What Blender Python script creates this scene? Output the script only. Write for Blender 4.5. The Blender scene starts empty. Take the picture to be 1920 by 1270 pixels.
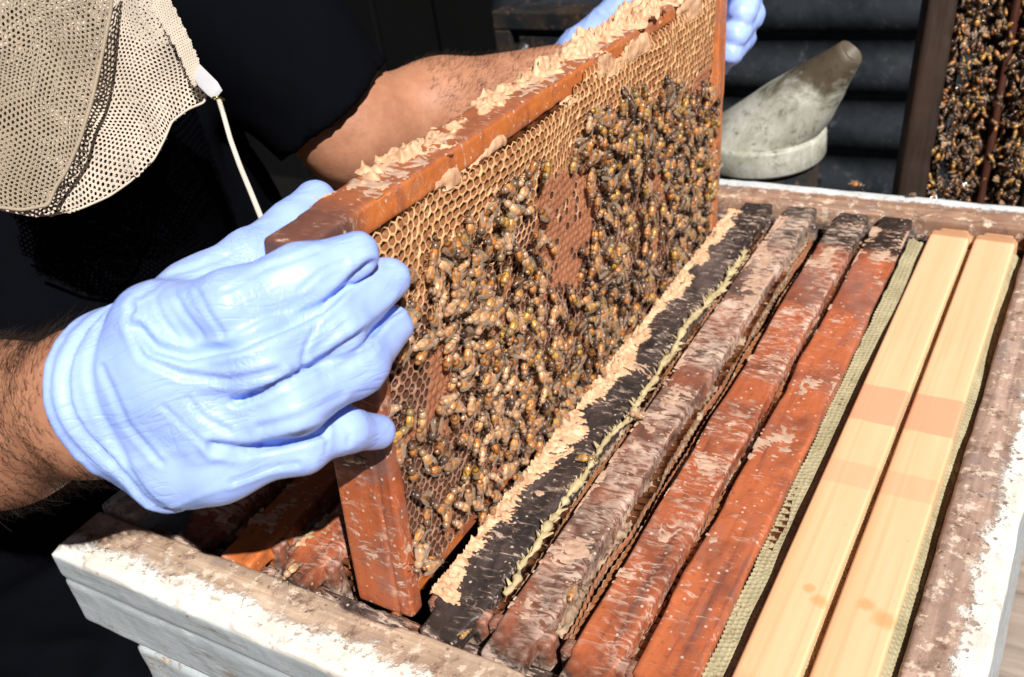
import bpy, math, random
import numpy as np
from mathutils import Matrix, Vector
random.seed(7); RG = np.random.RandomState(11)
S = bpy.context.scene; COL = S.collection
R = math.radians

# ---------------------------------------------------------------- camera
CAM = np.array([0.16586746, -0.24097112, 0.37205019])
CR = np.array([[0.85922317, 0.49265647, -0.13793169], [-0.16821249, 0.52666609, 0.83326309], [0.4831564, -0.69275712, 0.53539468]])
F = 1883.38
cd = bpy.data.cameras.new('camera'); cam = bpy.data.objects.new('camera', cd); COL.objects.link(cam)
m = Matrix([list(r) for r in CR.T]).to_4x4(); m.translation = Vector(CAM); cam.matrix_world = m
cd.sensor_width = 36; cd.lens = 36 * F / 1920; cd.clip_start = .01; cd.clip_end = 60
cd.dof.use_dof = True; cd.dof.focus_distance = .50; cd.dof.aperture_fstop = 14
S.camera = cam

# ---------------------------------------------------------------- light
LD = Vector((.55, -.42, .74)).normalized()           # towards the light
w = bpy.data.worlds.new('World'); S.world = w; w.use_nodes = True
nt = w.node_tree; bg = nt.nodes['Background']
sky = nt.nodes.new('ShaderNodeTexSky'); sky.sky_type = 'NISHITA'; sky.sun_disc = False
sky.sun_elevation = math.asin(LD.z); sky.sun_rotation = math.atan2(LD.x, LD.y)
nt.links.new(sky.outputs[0], bg.inputs[0]); bg.inputs[1].default_value = .012
sd = bpy.data.lights.new('sun', 'SUN'); sd.energy = 5; sd.angle = R(.6); sd.color = (1, .965, .93)
sun = bpy.data.objects.new('sun', sd); COL.objects.link(sun); sun.rotation_euler = LD.to_track_quat('Z', 'Y').to_euler()
S.view_settings.view_transform = 'Standard'; S.view_settings.look = 'None'; S.view_settings.exposure = .45
S.view_settings.gamma = 1; S.view_settings.use_curve_mapping = False
S.cycles.max_bounces = 6

# ---------------------------------------------------------------- geometry helpers
def ray(p): return CR.T @ np.array([(p[0] - 960) / F, -(p[1] - 635) / F, -1.0])
def at(px, py, d): return CAM + ray((px, py)) * d    # a photo point at a measured distance
def onz(px, py, z): d = ray((px, py)); return CAM + d * (z - CAM[2]) / d[2]
def ony(px, py, y): d = ray((px, py)); return CAM + d * (y - CAM[1]) / d[1]
def depth(P): return -(np.asarray(P) - CAM) @ CR[2]
def pix(P):
    q = (np.asarray(P) - CAM) @ CR.T
    return np.stack([960 + F * q[..., 0] / -q[..., 2], 635 - F * q[..., 1] / -q[..., 2]], -1)
def inpoly(x, y, poly):
    x = np.asarray(x, float); y = np.asarray(y, float); c = np.zeros(x.shape, bool); n = len(poly)
    for i in range(n):
        x0, y0 = poly[i]; x1, y1 = poly[i - 1]
        if y0 == y1: continue
        c ^= ((y0 > y) != (y1 > y)) & (x < (x1 - x0) * (y - y0) / (y1 - y0) + x0)
    return c

def hsh(i, j, k, s):
    h = (i * 374761393 + j * 668265263 + k * 2147483647 + s * 1274126177) & 0xffffffff
    h = ((h ^ (h >> 13)) * 1103515245) & 0xffffffff
    h = ((h ^ (h >> 15)) * 2654435761) & 0xffffffff
    return ((h ^ (h >> 16)) & 0xffff) / 32767.5 - 1
def vn(P, sc=(1, 1, 1), seed=0, octv=1):
    P = np.asarray(P, float) * np.asarray(sc, float); out = 0; a = 1
    for o in range(octv):
        q = np.floor(P).astype(np.int64); f = P - q; f = f * f * (3 - 2 * f)
        i, j, k = q[..., 0], q[..., 1], q[..., 2]; fx, fy, fz = f[..., 0], f[..., 1], f[..., 2]
        r = 0
        for dx in (0, 1):
            for dy in (0, 1):
                for dz in (0, 1):
                    r = r + hsh(i + dx, j + dy, k + dz, seed + o) * (fx if dx else 1 - fx) * (fy if dy else 1 - fy) * (fz if dz else 1 - fz)
        out = out + a * r; a *= .5; P = P * 2.03 + 7.1
    return out

def mk(name, V, Fc, mat=None, parent=None, smooth=True, mi=None):
    me = bpy.data.meshes.new(name)
    V = np.asarray(V, dtype=np.float32)
    if isinstance(Fc, np.ndarray):
        k = Fc.shape[1]; n = len(Fc)
        me.vertices.add(len(V)); me.vertices.foreach_set('co', V.ravel())
        me.loops.add(n * k); me.loops.foreach_set('vertex_index', Fc.astype(np.int32).ravel())
        me.polygons.add(n); me.polygons.foreach_set('loop_start', np.arange(0, n * k, k, dtype=np.int32))
        me.update(calc_edges=True)
    else:
        me.from_pydata(V.tolist(), [], [list(map(int, f)) for f in Fc])
    if smooth: me.polygons.foreach_set('use_smooth', [True] * len(me.polygons))
    for mm in (mat if isinstance(mat, (list, tuple)) else [mat]):
        if mm: me.materials.append(mm)
    if mi is not None: me.polygons.foreach_set('material_index', np.asarray(mi, dtype=np.int32))
    me.update()
    o = bpy.data.objects.new(name, me); COL.objects.link(o)
    if parent: o.parent = parent
    return o
def attr(o, name, vals):
    a = o.data.attributes.new(name, 'FLOAT', 'POINT'); a.data.foreach_set('value', np.asarray(vals, dtype=np.float32))
def tag(o, label, cat, group=None):
    o['label'] = label; o['category'] = cat
    if group: o['group'] = group
    return o
def empty(name, label, cat, group=None, mw=None):
    o = bpy.data.objects.new(name, None); COL.objects.link(o); o.empty_display_size = .02
    if mw is not None: o.matrix_world = mw
    return tag(o, label, cat, group)

# signed distance shapes -> surface nets
def cap(P, a, b, ra, rb=None):
    rb = ra if rb is None else rb
    a = np.asarray(a); b = np.asarray(b); ab = b - a
    t = np.clip(((P - a) @ ab) / (ab @ ab), 0, 1)
    return np.linalg.norm(P - a - t[..., None] * ab, axis=-1) - (ra + (rb - ra) * t)
def ell(P, c, r, M=None):
    q = P - np.asarray(c)
    if M is not None: q = q @ M
    r = np.asarray(r); k = np.linalg.norm(q / r, axis=-1)
    return (k - 1) * r.min()
def smin(a, b, k):
    h = np.clip(.5 + .5 * (b - a) / k, 0, 1); return b + (a - b) * h - k * h * (1 - h)
def rbox(P, lo, hi, r):
    c = (np.asarray(lo) + hi) / 2; h = (np.asarray(hi) - lo) / 2 - r
    q = np.abs(P - c) - h
    return np.linalg.norm(np.maximum(q, 0), axis=-1) + np.minimum(q.max(-1), 0) - r
def chain(P, pts, k):
    d = None
    for (a, ra), (b, rb) in zip(pts, pts[1:]):
        c = cap(P, a, b, ra, rb); d = c if d is None else smin(d, c, k)
    return d
def nets(fn, lo, hi, h):
    lo = np.asarray(lo, float); hi = np.asarray(hi, float)
    n = np.ceil((hi - lo) / h).astype(int) + 1
    g = np.stack(np.meshgrid(*[lo[i] + h * np.arange(n[i]) for i in range(3)], indexing='ij'), -1)
    D = np.empty(tuple(n))
    for i in range(0, n[0], 16): D[i:i + 16] = fn(g[i:i + 16])
    D[0] = D[-1] = 1; D[:, 0] = D[:, -1] = 1; D[:, :, 0] = D[:, :, -1] = 1
    ins = D < 0
    c = tuple(n - 1); acc = np.zeros(c + (3,)); cnt = np.zeros(c)
    off = [(a, b, e) for a in (0, 1) for b in (0, 1) for e in (0, 1)]
    def sl(o): return tuple(slice(o[i], o[i] + c[i]) for i in range(3))
    for o in off:
        for ax in range(3):
            if o[ax]: continue
            p = list(o); p[ax] = 1; A = D[sl(o)]; B = D[sl(p)]
            cr = (A < 0) != (B < 0); t = np.where(cr, A / np.where(cr, A - B, 1), 0)
            for i in range(3): acc[..., i] += np.where(cr, o[i] + (t if i == ax else 0), 0)
            cnt += cr
    act = cnt > 0; idx = -np.ones(c, int); idx[act] = np.arange(act.sum())
    ijk = np.argwhere(act); V = lo + h * (ijk + acc[act] / cnt[act][:, None])
    Q = []
    for ax in range(3):
        u, v = (ax + 1) % 3, (ax + 2) % 3
        A = ins; s0 = [slice(None)] * 3; s1 = [slice(None)] * 3; s0[ax] = slice(0, -1); s1[ax] = slice(1, None)
        cr = A[tuple(s0)] != A[tuple(s1)]; e = np.argwhere(cr); e = e[(e[:, u] > 0) & (e[:, v] > 0)]
        def gi(du, dv):
            q = e.copy(); q[:, u] -= du; q[:, v] -= dv; return idx[q[:, 0], q[:, 1], q[:, 2]]
        q4 = np.stack([gi(0, 0), gi(1, 0), gi(1, 1), gi(0, 1)], -1)
        fl = A[e[:, 0], e[:, 1], e[:, 2]]; q4[~fl] = q4[~fl][:, ::-1]
        Q.append(q4)
    Q = np.concatenate(Q); Q = Q[(Q >= 0).all(1)]
    return V, Q
def vnormals(V, Q):
    n = np.cross(V[Q[:, 2]] - V[Q[:, 0]], V[Q[:, 3]] - V[Q[:, 1]]); N = np.zeros_like(V)
    for i in range(4): np.add.at(N, Q[:, i], n)
    return N / (np.linalg.norm(N, axis=1)[:, None] + 1e-12)
def tube(name, pts, r, mat, parent=None, seg=8):
    pts = np.asarray(pts, float); n = len(pts); rr = np.broadcast_to(r, (n,))
    t = np.gradient(pts, axis=0); t /= np.linalg.norm(t, axis=1)[:, None] + 1e-12
    up = np.array([0, 0, 1.]) if abs(t[0][2]) < .9 else np.array([1., 0, 0]); V = []
    for i in range(n):
        x = np.cross(up, t[i]); x /= np.linalg.norm(x); up = np.cross(t[i], x)
        for k in range(seg):
            a = 2 * math.pi * k / seg; V.append(pts[i] + rr[i] * (math.cos(a) * x + math.sin(a) * up))
    Fc = [(i * seg + k, i * seg + (k + 1) % seg, (i + 1) * seg + (k + 1) % seg, (i + 1) * seg + k) for i in range(n - 1) for k in range(seg)]
    Fc += [tuple(range(seg))[::-1], tuple((n - 1) * seg + k for k in range(seg))]
    return mk(name, V, Fc, mat, parent)
def loft(rings, closed=True):
    V = np.concatenate(rings); s = len(rings[0]); Fc = []
    for i in range(len(rings) - 1):
        for k in range(s): Fc.append((i * s + k, i * s + (k + 1) % s, (i + 1) * s + (k + 1) % s, (i + 1) * s + k))
    return V, Fc
def board(name, lo, hi, mat, parent, res=.0025, r=.0018, amp=.0005, seed=0, paint=None, extra=None):
    lo = np.asarray(lo, float); hi = np.asarray(hi, float)
    def fn(P):
        d = rbox(P, lo, hi, r) + amp * vn(P, (45, 45, 45), seed, 2) + .4 * amp * vn(P, (220, 220, 220), seed + 5)
        return extra(P, d) if extra else d
    V, Q = nets(fn, lo - 3 * res - amp * 2, hi + 3 * res + amp * 2, res)
    o = mk(name, V, Q, mat, parent)
    if paint: attr(o, 'paint', paint(V))
    return o

# ---------------------------------------------------------------- materials
class M:
    def __init__(s, name, rough=.6, spec=.5):
        s.m = bpy.data.materials.new(name); s.m.use_nodes = True; s.t = s.m.node_tree
        s.b = s.t.nodes['Principled BSDF']; s.set('Roughness', rough); s.set('Specular IOR Level', spec)
        s.tc = s.t.nodes.new('ShaderNodeTexCoord')
    def link(s, a, b): s.t.links.new(a, b)
    def put(s, sock, v):
        if hasattr(v, 'is_linked') or isinstance(v, bpy.types.NodeSocket): s.link(v, sock)
        elif isinstance(v, (tuple, list)) and len(v) == 3 and len(sock.default_value) == 4: sock.default_value = (*v, 1)
        else: sock.default_value = v
    def set(s, k, v): s.put(s.b.inputs[k], v); return s
    def vec(s, scale=(1, 1, 1), rot=(0, 0, 0), src='Object'):
        n = s.t.nodes.new('ShaderNodeMapping'); n.inputs['Scale'].default_value = scale; n.inputs['Rotation'].default_value = rot
        s.link(s.tc.outputs[src], n.inputs[0]); return n.outputs[0]
    def noise(s, scale, detail=4, rough=.6, vec=None, dist=0):
        n = s.t.nodes.new('ShaderNodeTexNoise'); n.inputs['Scale'].default_value = scale; n.inputs['Detail'].default_value = detail
        n.inputs['Roughness'].default_value = rough; n.inputs['Distortion'].default_value = dist
        s.link(vec if vec else s.tc.outputs['Object'], n.inputs['Vector']); return n.outputs['Fac']
    def voro(s, scale, vec=None, feat='F1'):
        n = s.t.nodes.new('ShaderNodeTexVoronoi'); n.feature = feat; n.inputs['Scale'].default_value = scale
        s.link(vec if vec else s.tc.outputs['Object'], n.inputs['Vector']); return n.outputs['Distance']
    def ramp(s, fac, stops):
        n = s.t.nodes.new('ShaderNodeValToRGB'); e = n.color_ramp.elements
        while len(e) < len(stops): e.new(.5)
        for el, (p, c) in zip(e, stops): el.position = p; el.color = (*c, 1) if isinstance(c, (tuple, list)) else (c, c, c, 1)
        s.link(fac, n.inputs[0]); return n.outputs[0]
    def mix(s, f, a, b, mode='MIX'):
        n = s.t.nodes.new('ShaderNodeMix'); n.data_type = 'RGBA'; n.blend_type = mode
        s.put(n.inputs[0], f); s.put(n.inputs[6], a); s.put(n.inputs[7], b); return n.outputs[2]
    def math(s, op, a, b=0.0, cl=False):
        n = s.t.nodes.new('ShaderNodeMath'); n.operation = op; n.use_clamp = cl
        s.put(n.inputs[0], a); s.put(n.inputs[1], b); return n.outputs[0]
    def attr(s, name):
        n = s.t.nodes.new('ShaderNodeAttribute'); n.attribute_name = name; return n
    def xyz(s):
        n = s.t.nodes.new('ShaderNodeSeparateXYZ'); s.link(s.tc.outputs['Object'], n.inputs[0]); return n.outputs
    def bump(s, h, strength=.5, dist=.001):
        n = s.t.nodes.new('ShaderNodeBump'); n.inputs['Strength'].default_value = strength; n.inputs['Distance'].default_value = dist
        s.link(h, n.inputs['Height']); s.link(n.outputs[0], s.b.inputs['Normal']); return s

def propolis_wood(name, light, mid, dark, waxamt=.5, darkamt=.5, rough=.42, end=True, topz=None):
    q = M(name, rough, .5)
    grain = q.noise(75, 7, .68, q.vec((1, .05, 1) if end else (1, .4, .06)), .5)
    big = q.noise(18, 4, .65)
    c = q.mix(q.ramp(grain, [(.3, 0), (.7, 1)]), mid, light)
    c = q.mix(q.ramp(grain, [(.36, .7), (.44, 0)]), c, dark)
    c = q.mix(q.ramp(big, [(1 - darkamt - .12, 0), (1 - darkamt + .12, 1)]), c, dark)
    if end:                                            # gummed-up ends of the bar
        y = q.xyz()[1]; e = q.math('MAXIMUM', q.math('SUBTRACT', y, .215), q.math('SUBTRACT', .232, y))
        e = q.math('ADD', e, q.math('MULTIPLY', q.math('SUBTRACT', big, .5), .12))
        c = q.mix(q.ramp(e, [(.2, 0), (.228, 1)]), c, (.03, .02, .016))
    film = q.ramp(q.noise(33, 5, .7, q.vec((1, .5, 1), (.3, .2, 1))), [(.5, 0), (.64, .55)])
    c = q.mix(film, c, tuple(.5 * a + .5 * b for a, b in zip(dark, (.34, .24, .21))))
    c = q.mix(q.ramp(q.noise(210, 5, .75), [(.56, 0), (.68, .6)]), c, dark)
    if topz is not None:
        c = q.mix(q.ramp(q.math('ADD', q.xyz()[1], q.math('MULTIPLY', big, .03)), [(.036, .9), (.052, 0)]), c, (.085, .045, .042))
        c = q.mix(q.ramp(q.math('ADD', q.math('MULTIPLY', q.math('SUBTRACT', q.xyz()[2], topz), 400), q.math('SUBTRACT', big, .5)), [(0, 0), (.4, .62)]), c, (.20, .075, .05))
    sc = q.noise(180, 7, .74, q.vec((.5, 1.5, 1), (0, 0, .35)), .8)
    wm = q.math('MULTIPLY', q.ramp(sc, [(.62 - .2 * waxamt, 0), (.70 - .16 * waxamt, 1)]), q.ramp(q.noise(24, 4), [(.40, 0), (.6, .95)]))
    c = q.mix(wm, c, (.68, .50, .39))
    c = q.mix(q.ramp(q.voro(170), [(.10, .8), (.16, 0)]), c, (.66, .5, .4))
    q.set('Base Color', c); q.set('Roughness', q.ramp(q.noise(90, 3), [(.3, rough - .1), (.7, rough + .25)]))
    q.bump(q.mix(.5, sc, grain), .7, .0012); return q.m
W_RED = propolis_wood('red_propolis_wood', (.50, .135, .05), (.33, .080, .032), (.10, .038, .028), .68, .42)
W_RED3 = propolis_wood('smooth_red_propolis_wood', (.56, .155, .058), (.40, .10, .04), (.15, .055, .042), .30, .40, .36)
W_RED2 = propolis_wood('brown_propolis_wood', (.38, .12, .06), (.22, .07, .04), (.08, .045, .035), .95, .52)
W_ORANGE = propolis_wood('orange_frame_wood', (.62, .18, .04), (.44, .11, .025), (.22, .07, .04), .35, .32, .42, False)
W_HELD = propolis_wood('orange_wood_with_gummed_top', (.66, .20, .045), (.50, .13, .03), (.24, .08, .05), .35, .30, .42, False, -.0014)
W_DARK = propolis_wood('black_stained_wood', (.075, .05, .042), (.04, .03, .028), (.02, .016, .016), .42, .5, .38)
def wax_mat(name, a, b, rough=.5):
    q = M(name, rough, .4); q.set('Base Color', q.mix(q.ramp(q.noise(120, 5), [(.3, 0), (.7, 1)]), a, b))
    q.set('Subsurface Weight', .12); q.set('Subsurface Radius', (.004, .002, .001)); q.bump(q.noise(700, 4), .5, .0006); return q.m
WAX = wax_mat('tan_burr_wax', (.76, .48, .29), (.50, .27, .15))
WAXP = wax_mat('pinkish_burr_wax', (.62, .42, .30), (.42, .26, .18))
WAXY = wax_mat('yellow_burr_wax', (.56, .46, .26), (.36, .27, .14))
PROP = wax_mat('dark_propolis_gum', (.03, .02, .015), (.06, .035, .02), .3)

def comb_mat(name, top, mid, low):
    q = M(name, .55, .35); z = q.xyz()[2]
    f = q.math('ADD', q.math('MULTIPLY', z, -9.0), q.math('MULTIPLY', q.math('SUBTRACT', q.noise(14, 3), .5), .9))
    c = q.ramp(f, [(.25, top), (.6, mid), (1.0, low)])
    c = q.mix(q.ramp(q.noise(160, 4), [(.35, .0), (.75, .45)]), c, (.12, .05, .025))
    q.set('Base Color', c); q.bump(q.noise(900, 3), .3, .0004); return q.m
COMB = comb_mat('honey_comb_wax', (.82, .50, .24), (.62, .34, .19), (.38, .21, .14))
COMB_IN = M('cell_interior_wax', .5, .3).set('Base Color', (.25, .095, .036)).m
q = M('brood_capping', .8, .2); q.set('Base Color', q.mix(q.ramp(q.noise(250, 4), [(.3, 0), (.7, 1)]), (.42, .18, .09), (.28, .11, .06))); q.bump(q.noise(1500, 3), .5, .0004); CAPB = q.m
q = M('old_comb', .6, .3); q.set('Base Color', q.mix(q.ramp(q.noise(120, 4), [(.35, 0), (.65, 1)]), (.42, .30, .2), (.14, .08, .05))); OLDC = q.m
q = M('dimmed_comb', .6, .3); q.set('Base Color', q.mix(q.noise(120, 4), (.055, .032, .018), (.02, .012, .008))); DIMC = q.m  # darkened comb, standing in for light that fades behind the box
q = M('foundation_wax', .6, .3); q.set('Base Color', q.mix(q.ramp(q.noise(60, 4), [(.3, 0), (.7, 1)]), (.40, .345, .21), (.27, .23, .13))); FOUND = q.m

def pine():
    q = M('new_pine', .6, .3); x, y, z = q.xyz()
    g = q.noise(90, 5, .6, q.vec((1, .04, 1)), .4)
    c = q.mix(q.ramp(g, [(.35, 0), (.7, 1)]), (.87, .52, .30), (.78, .43, .22))
    c = q.mix(q.ramp(q.noise(200, 3, .5, q.vec((1, .012, 1)), .2), [(.56, 0), (.62, .28)]), c, (.64, .34, .16))
    c = q.mix(q.ramp(q.noise(25, 3, .5, q.vec((1, .25, 1))), [(.5, 0), (.75, .5)]), c, (.88, .61, .38))
    st = (.74, .31, .18)
    wob = q.math('MULTIPLY', q.math('SUBTRACT', q.noise(40, 2), .5), .003)
    yy = q.math('ADD', y, wob)
    def band(a, b, amt, s=.0012):
        return q.math('MULTIPLY', q.math('MULTIPLY', q.math('DIVIDE', q.math('SUBTRACT', yy, a), s, True), q.math('DIVIDE', q.math('SUBTRACT', b, yy), s, True)), amt)
    c = q.mix(band(.226, .262, .72), c, st); c = q.mix(band(.170, .190, .35), c, st); c = q.mix(band(-.01, .038, .35, .004), c, st)
    c = q.mix(band(.455, .50, .75, .002), c, (.42, .20, .10))
    at_ = q.attr('spot'); c = q.mix(q.ramp(q.math('ADD', at_.outputs['Fac'], q.math('MULTIPLY', q.math('SUBTRACT', q.noise(150, 2), .5), .5)), [(.45, 0), (.75, .6)]), c, (.60, .28, .09))
    c = q.mix(q.ramp(q.voro(110), [(.03, .5), (.06, 0)]), c, (.4, .2, .1))
    q.set('Base Color', c); q.bump(g, .03, .0003); return q.m
PINE = pine()

def painted(name, white, wood, wood2, grain=(.12, 2.4, 2.4)):
    q = M(name, .55, .4); p = q.attr('paint').outputs['Fac']
    gr = q.noise(60, 6, .65, q.vec(grain), .3)
    n = q.math('ADD', q.math('MULTIPLY', q.noise(48, 8, .78, None, .3), .6), q.math('MULTIPLY', q.noise(30, 7, .75, q.vec(tuple(.6 if g < 1 else 1.6 for g in grain))), .4))
    f = q.math('ADD', p, q.math('MULTIPLY', q.math('SUBTRACT', n, .5), 2.3))
    f = q.math('SUBTRACT', f, q.math('MULTIPLY', q.ramp(q.noise(190, 5, .7), [(.52, 0), (.64, 1)]), .35))
    pk = q.ramp(f, [(.40, 0), (.50, .55), (.56, 1)])
    wd = q.mix(q.ramp(q.noise(35, 6, .7), [(.35, 0), (.62, 1)]), wood, wood2)
    wd = q.mix(q.ramp(gr, [(.42, .55), (.60, 0)]), wd, tuple(.45 * a for a in wood2))
    wd = q.mix(q.ramp(q.noise(22, 6, .75), [(.50, 0), (.62, .7)]), wd, (.27, .20, .18))
    wd = q.mix(q.ramp(q.noise(75, 6, .75), [(.53, 0), (.64, .85)]), wd, (.16, .09, .06))
    wd = q.mix(q.ramp(q.noise(110, 5, .75), [(.54, 0), (.62, .8)]), wd, (.78, .62, .48))
    wd = q.mix(q.ramp(q.voro(130), [(.08, .7), (.15, 0)]), wd, (.10, .06, .04))
    wh = q.mix(q.ramp(q.noise(30, 6, .75), [(.42, 0), (.72, .75)]), white, tuple(a * b for a, b in zip(white, (.80, .70, .60))))
    wh = q.mix(q.ramp(q.noise(140, 5), [(.60, 0), (.68, .7)]), wh, (.42, .30, .22))
    z = q.xyz()[2]; low = q.ramp(q.math('MULTIPLY', z, -100.0), [(.35, 0), (.6, 1)])  # greys the sides below the rim; their weaker light is put into colour
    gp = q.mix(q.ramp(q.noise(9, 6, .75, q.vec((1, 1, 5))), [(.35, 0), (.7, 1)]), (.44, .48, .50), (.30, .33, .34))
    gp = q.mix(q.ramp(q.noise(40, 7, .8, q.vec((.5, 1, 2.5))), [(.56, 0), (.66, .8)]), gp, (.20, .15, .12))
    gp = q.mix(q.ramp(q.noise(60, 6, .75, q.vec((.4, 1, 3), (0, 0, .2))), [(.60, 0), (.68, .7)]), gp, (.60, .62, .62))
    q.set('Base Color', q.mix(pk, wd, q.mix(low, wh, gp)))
    q.bump(q.mix(.5, q.mix(.5, pk, q.noise(260, 6, .75)), gr), .9, .0012); return q.m
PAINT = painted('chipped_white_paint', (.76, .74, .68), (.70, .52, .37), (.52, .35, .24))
PAINTY = painted('chipped_white_paint_side', (.76, .74, .68), (.58, .40, .31), (.42, .27, .20), (2.4, .12, 2.4))
PAINT_B = painted('chipped_blue_white_paint', (.66, .70, .72), (.50, .31, .20), (.36, .20, .13))

q = M('blue_nitrile', .36, .5); q.set('Base Color', q.mix(q.ramp(q.noise(30, 3), [(.35, 0), (.7, 1)]), (.37, .51, .95), (.31, .43, .91)))
q.set('Subsurface Weight', .08); q.set('Subsurface Radius', (.004, .005, .008))
cx_ = q.t.nodes.new('ShaderNodeCombineXYZ'); q.link(q.attr('along').outputs['Fac'], cx_.inputs[0]); q.link(q.attr('across').outputs['Fac'], cx_.inputs[1])
def gmap(sx, sy, rz=0):
    n = q.t.nodes.new('ShaderNodeMapping'); n.inputs['Scale'].default_value = (sx, sy, 1); n.inputs['Rotation'].default_value = (0, 0, rz); q.link(cx_.outputs[0], n.inputs[0]); return n.outputs[0]
def crease(v, sc, d): return q.ramp(q.math('ABSOLUTE', q.math('SUBTRACT', q.noise(sc, 2, .5, v, d), .5)), [(0, 0), (.045, 1)])
m1 = q.ramp(q.noise(30, 2), [(.42, 0), (.6, 1)]); m2 = q.ramp(q.noise(38, 2, .5, q.vec((1, 1, 1), (1, 2, 3))), [(.45, 0), (.62, 1)])
h1 = q.mix(m1, (1, 1, 1), crease(gmap(18, 150), 1.0, .8)); h2 = q.mix(m2, (1, 1, 1), crease(gmap(70, 190, .7), 1.0, 1.0)); h3 = q.mix(m2, (1, 1, 1), crease(gmap(160, 60, -.3), 1.0, 1.0))
q.bump(q.mix(1.0, q.mix(1.0, h1, h2, 'MULTIPLY'), h3, 'MULTIPLY'), .34, .0006); GLOVE = q.m
q = M('tanned_skin', .5, .4); q.set('Base Color', q.mix(q.ramp(q.noise(60, 5, .7), [(.3, 0), (.7, 1)]), (.47, .225, .13), (.34, .145, .08)))
q.set('Subsurface Weight', .15); q.set('Subsurface Radius', (.01, .004, .002)); q.bump(q.noise(420, 4), .45, .0007); SKIN = q.m
HAIRM = M('dark_hair', .5, .3).set('Base Color', (.018, .011, .008)).m
q = M('black_navy_cotton', .95, .12); q.set('Base Color', q.mix(q.noise(40, 3), (.0038, .0042, .0065), (.0025, .0028, .004))); q.bump(q.noise(1500, 2), .3, .0004); q.set('Specular IOR Level', .02); SHIRT = q.m
q = M('denim', .9, .1); q.set('Base Color', (.004, .004, .006)); q.set('Specular IOR Level', .02); DENIM = q.m
def net_mat(name, c):
    q = M(name, .85, .2); q.set('Base Color', q.mix(q.ramp(q.noise(40, 3), [(.3, 0), (.7, 1)]), c, tuple(a * .85 for a in c))); return q.m
NET_L = net_mat('cream_netting', (.62, .53, .43)); NET_D = net_mat('darker_tan_netting', (.36, .29, .21))  # front layers of the veil use a darker tan
TWILL = net_mat('white_twill', (.50, .49, .51)); CORD = net_mat('cream_cord', (.66, .60, .50))
q = M('brass', .3, .5); q.set('Base Color', (.45, .33, .14)); q.set('Metallic', 1.0); BRASS = q.m
def dirty_metal(name, base, dirt, dirt_or_glint, rough=.45, metal=.5, sc=14):
    q = M(name, rough, .5); q.set('Metallic', metal)
    n1 = q.noise(sc, 6, .7, None, .3)
    c = q.mix(q.ramp(n1, [(.42, 0), (.6, 1)]), base, dirt); c = q.mix(q.ramp(q.noise(sc * 3.3, 6, .75), [(.56, 0), (.66, .9)]), c, dirt_or_glint)
    q.set('Base Color', c); q.set('Roughness', q.ramp(q.noise(sc * 2, 4), [(.3, rough - .12), (.7, rough + .25)])); q.bump(q.noise(sc * 9, 4), .4, .001); return q.m
q = M('sooty_galvanised', .5, .4); n1 = q.noise(26, 6, .72, None, .4); xx, yy, zz = q.xyz()
c = q.mix(q.ramp(n1, [(.40, 0), (.62, 1)]), (.50, .49, .43), (.26, .26, .19)); c = q.mix(q.ramp(q.noise(80, 6, .75), [(.54, 0), (.66, .8)]), c, (.07, .06, .035))
c = q.mix(q.ramp(q.math('ADD', q.math('MULTIPLY', zz, 9.0), q.math('MULTIPLY', n1, .9)), [(.78, 0), (1.1, .9)]), c, (.06, .038, .02))
c = q.mix(q.ramp(q.math('ADD', q.math('MULTIPLY', xx, -9.0), q.math('MULTIPLY', q.noise(18, 4), 1.0)), [(1.42, 0), (1.75, .85)]), c, (.09, .10, .08))
q.set('Base Color', c); q.bump(q.noise(160, 5), .4, .001); SMOKE = q.m
CORR = dirty_metal('dark_corrugated', (.036, .041, .048), (.018, .022, .027), (.085, .09, .10), .26, .35, 12)  # the pale specks are glints of the sheet, painted as colour
CABM = dirty_metal('black_cabinet_metal', (.018, .022, .026), (.05, .036, .026), (.18, .09, .05), .35, .3, 26)
def simple(name, a, b, sc, rough=.9, bumpd=.002, stretch=(1, 1, 1)):
    q = M(name, rough, .15); n = q.noise(sc, 6, .7, q.vec(stretch)); q.set('Base Color', q.mix(q.ramp(n, [(.35, 0), (.65, 1)]), a, b)); q.bump(n, .6, bumpd); return q.m
SOIL = simple('dark_soil', (.0035, .003, .003), (.0015, .0015, .0015), 12)
WALLM = simple('darkened_boards', (.002, .002, .002), (.001, .001, .001), 5)  # near-black colour stands in for the unlit background
GREYW = simple('weathered_grey_wood', (.36, .29, .24), (.20, .155, .125), 30, .8, .001, (.12, 2.2, 1))
OLDW = simple('dimmed_old_wood', (.042, .024, .016), (.014, .009, .007), 40, .6, .001, (1.5, 1.5, .15))  # wood colour darkened for the fading light behind the box
OLDR = simple('dimmed_red_wood', (.07, .022, .013), (.03, .012, .008), 40, .5, .001, (1.5, 1.5, .15))  # red wood, with the same fading light put into its colour

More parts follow.
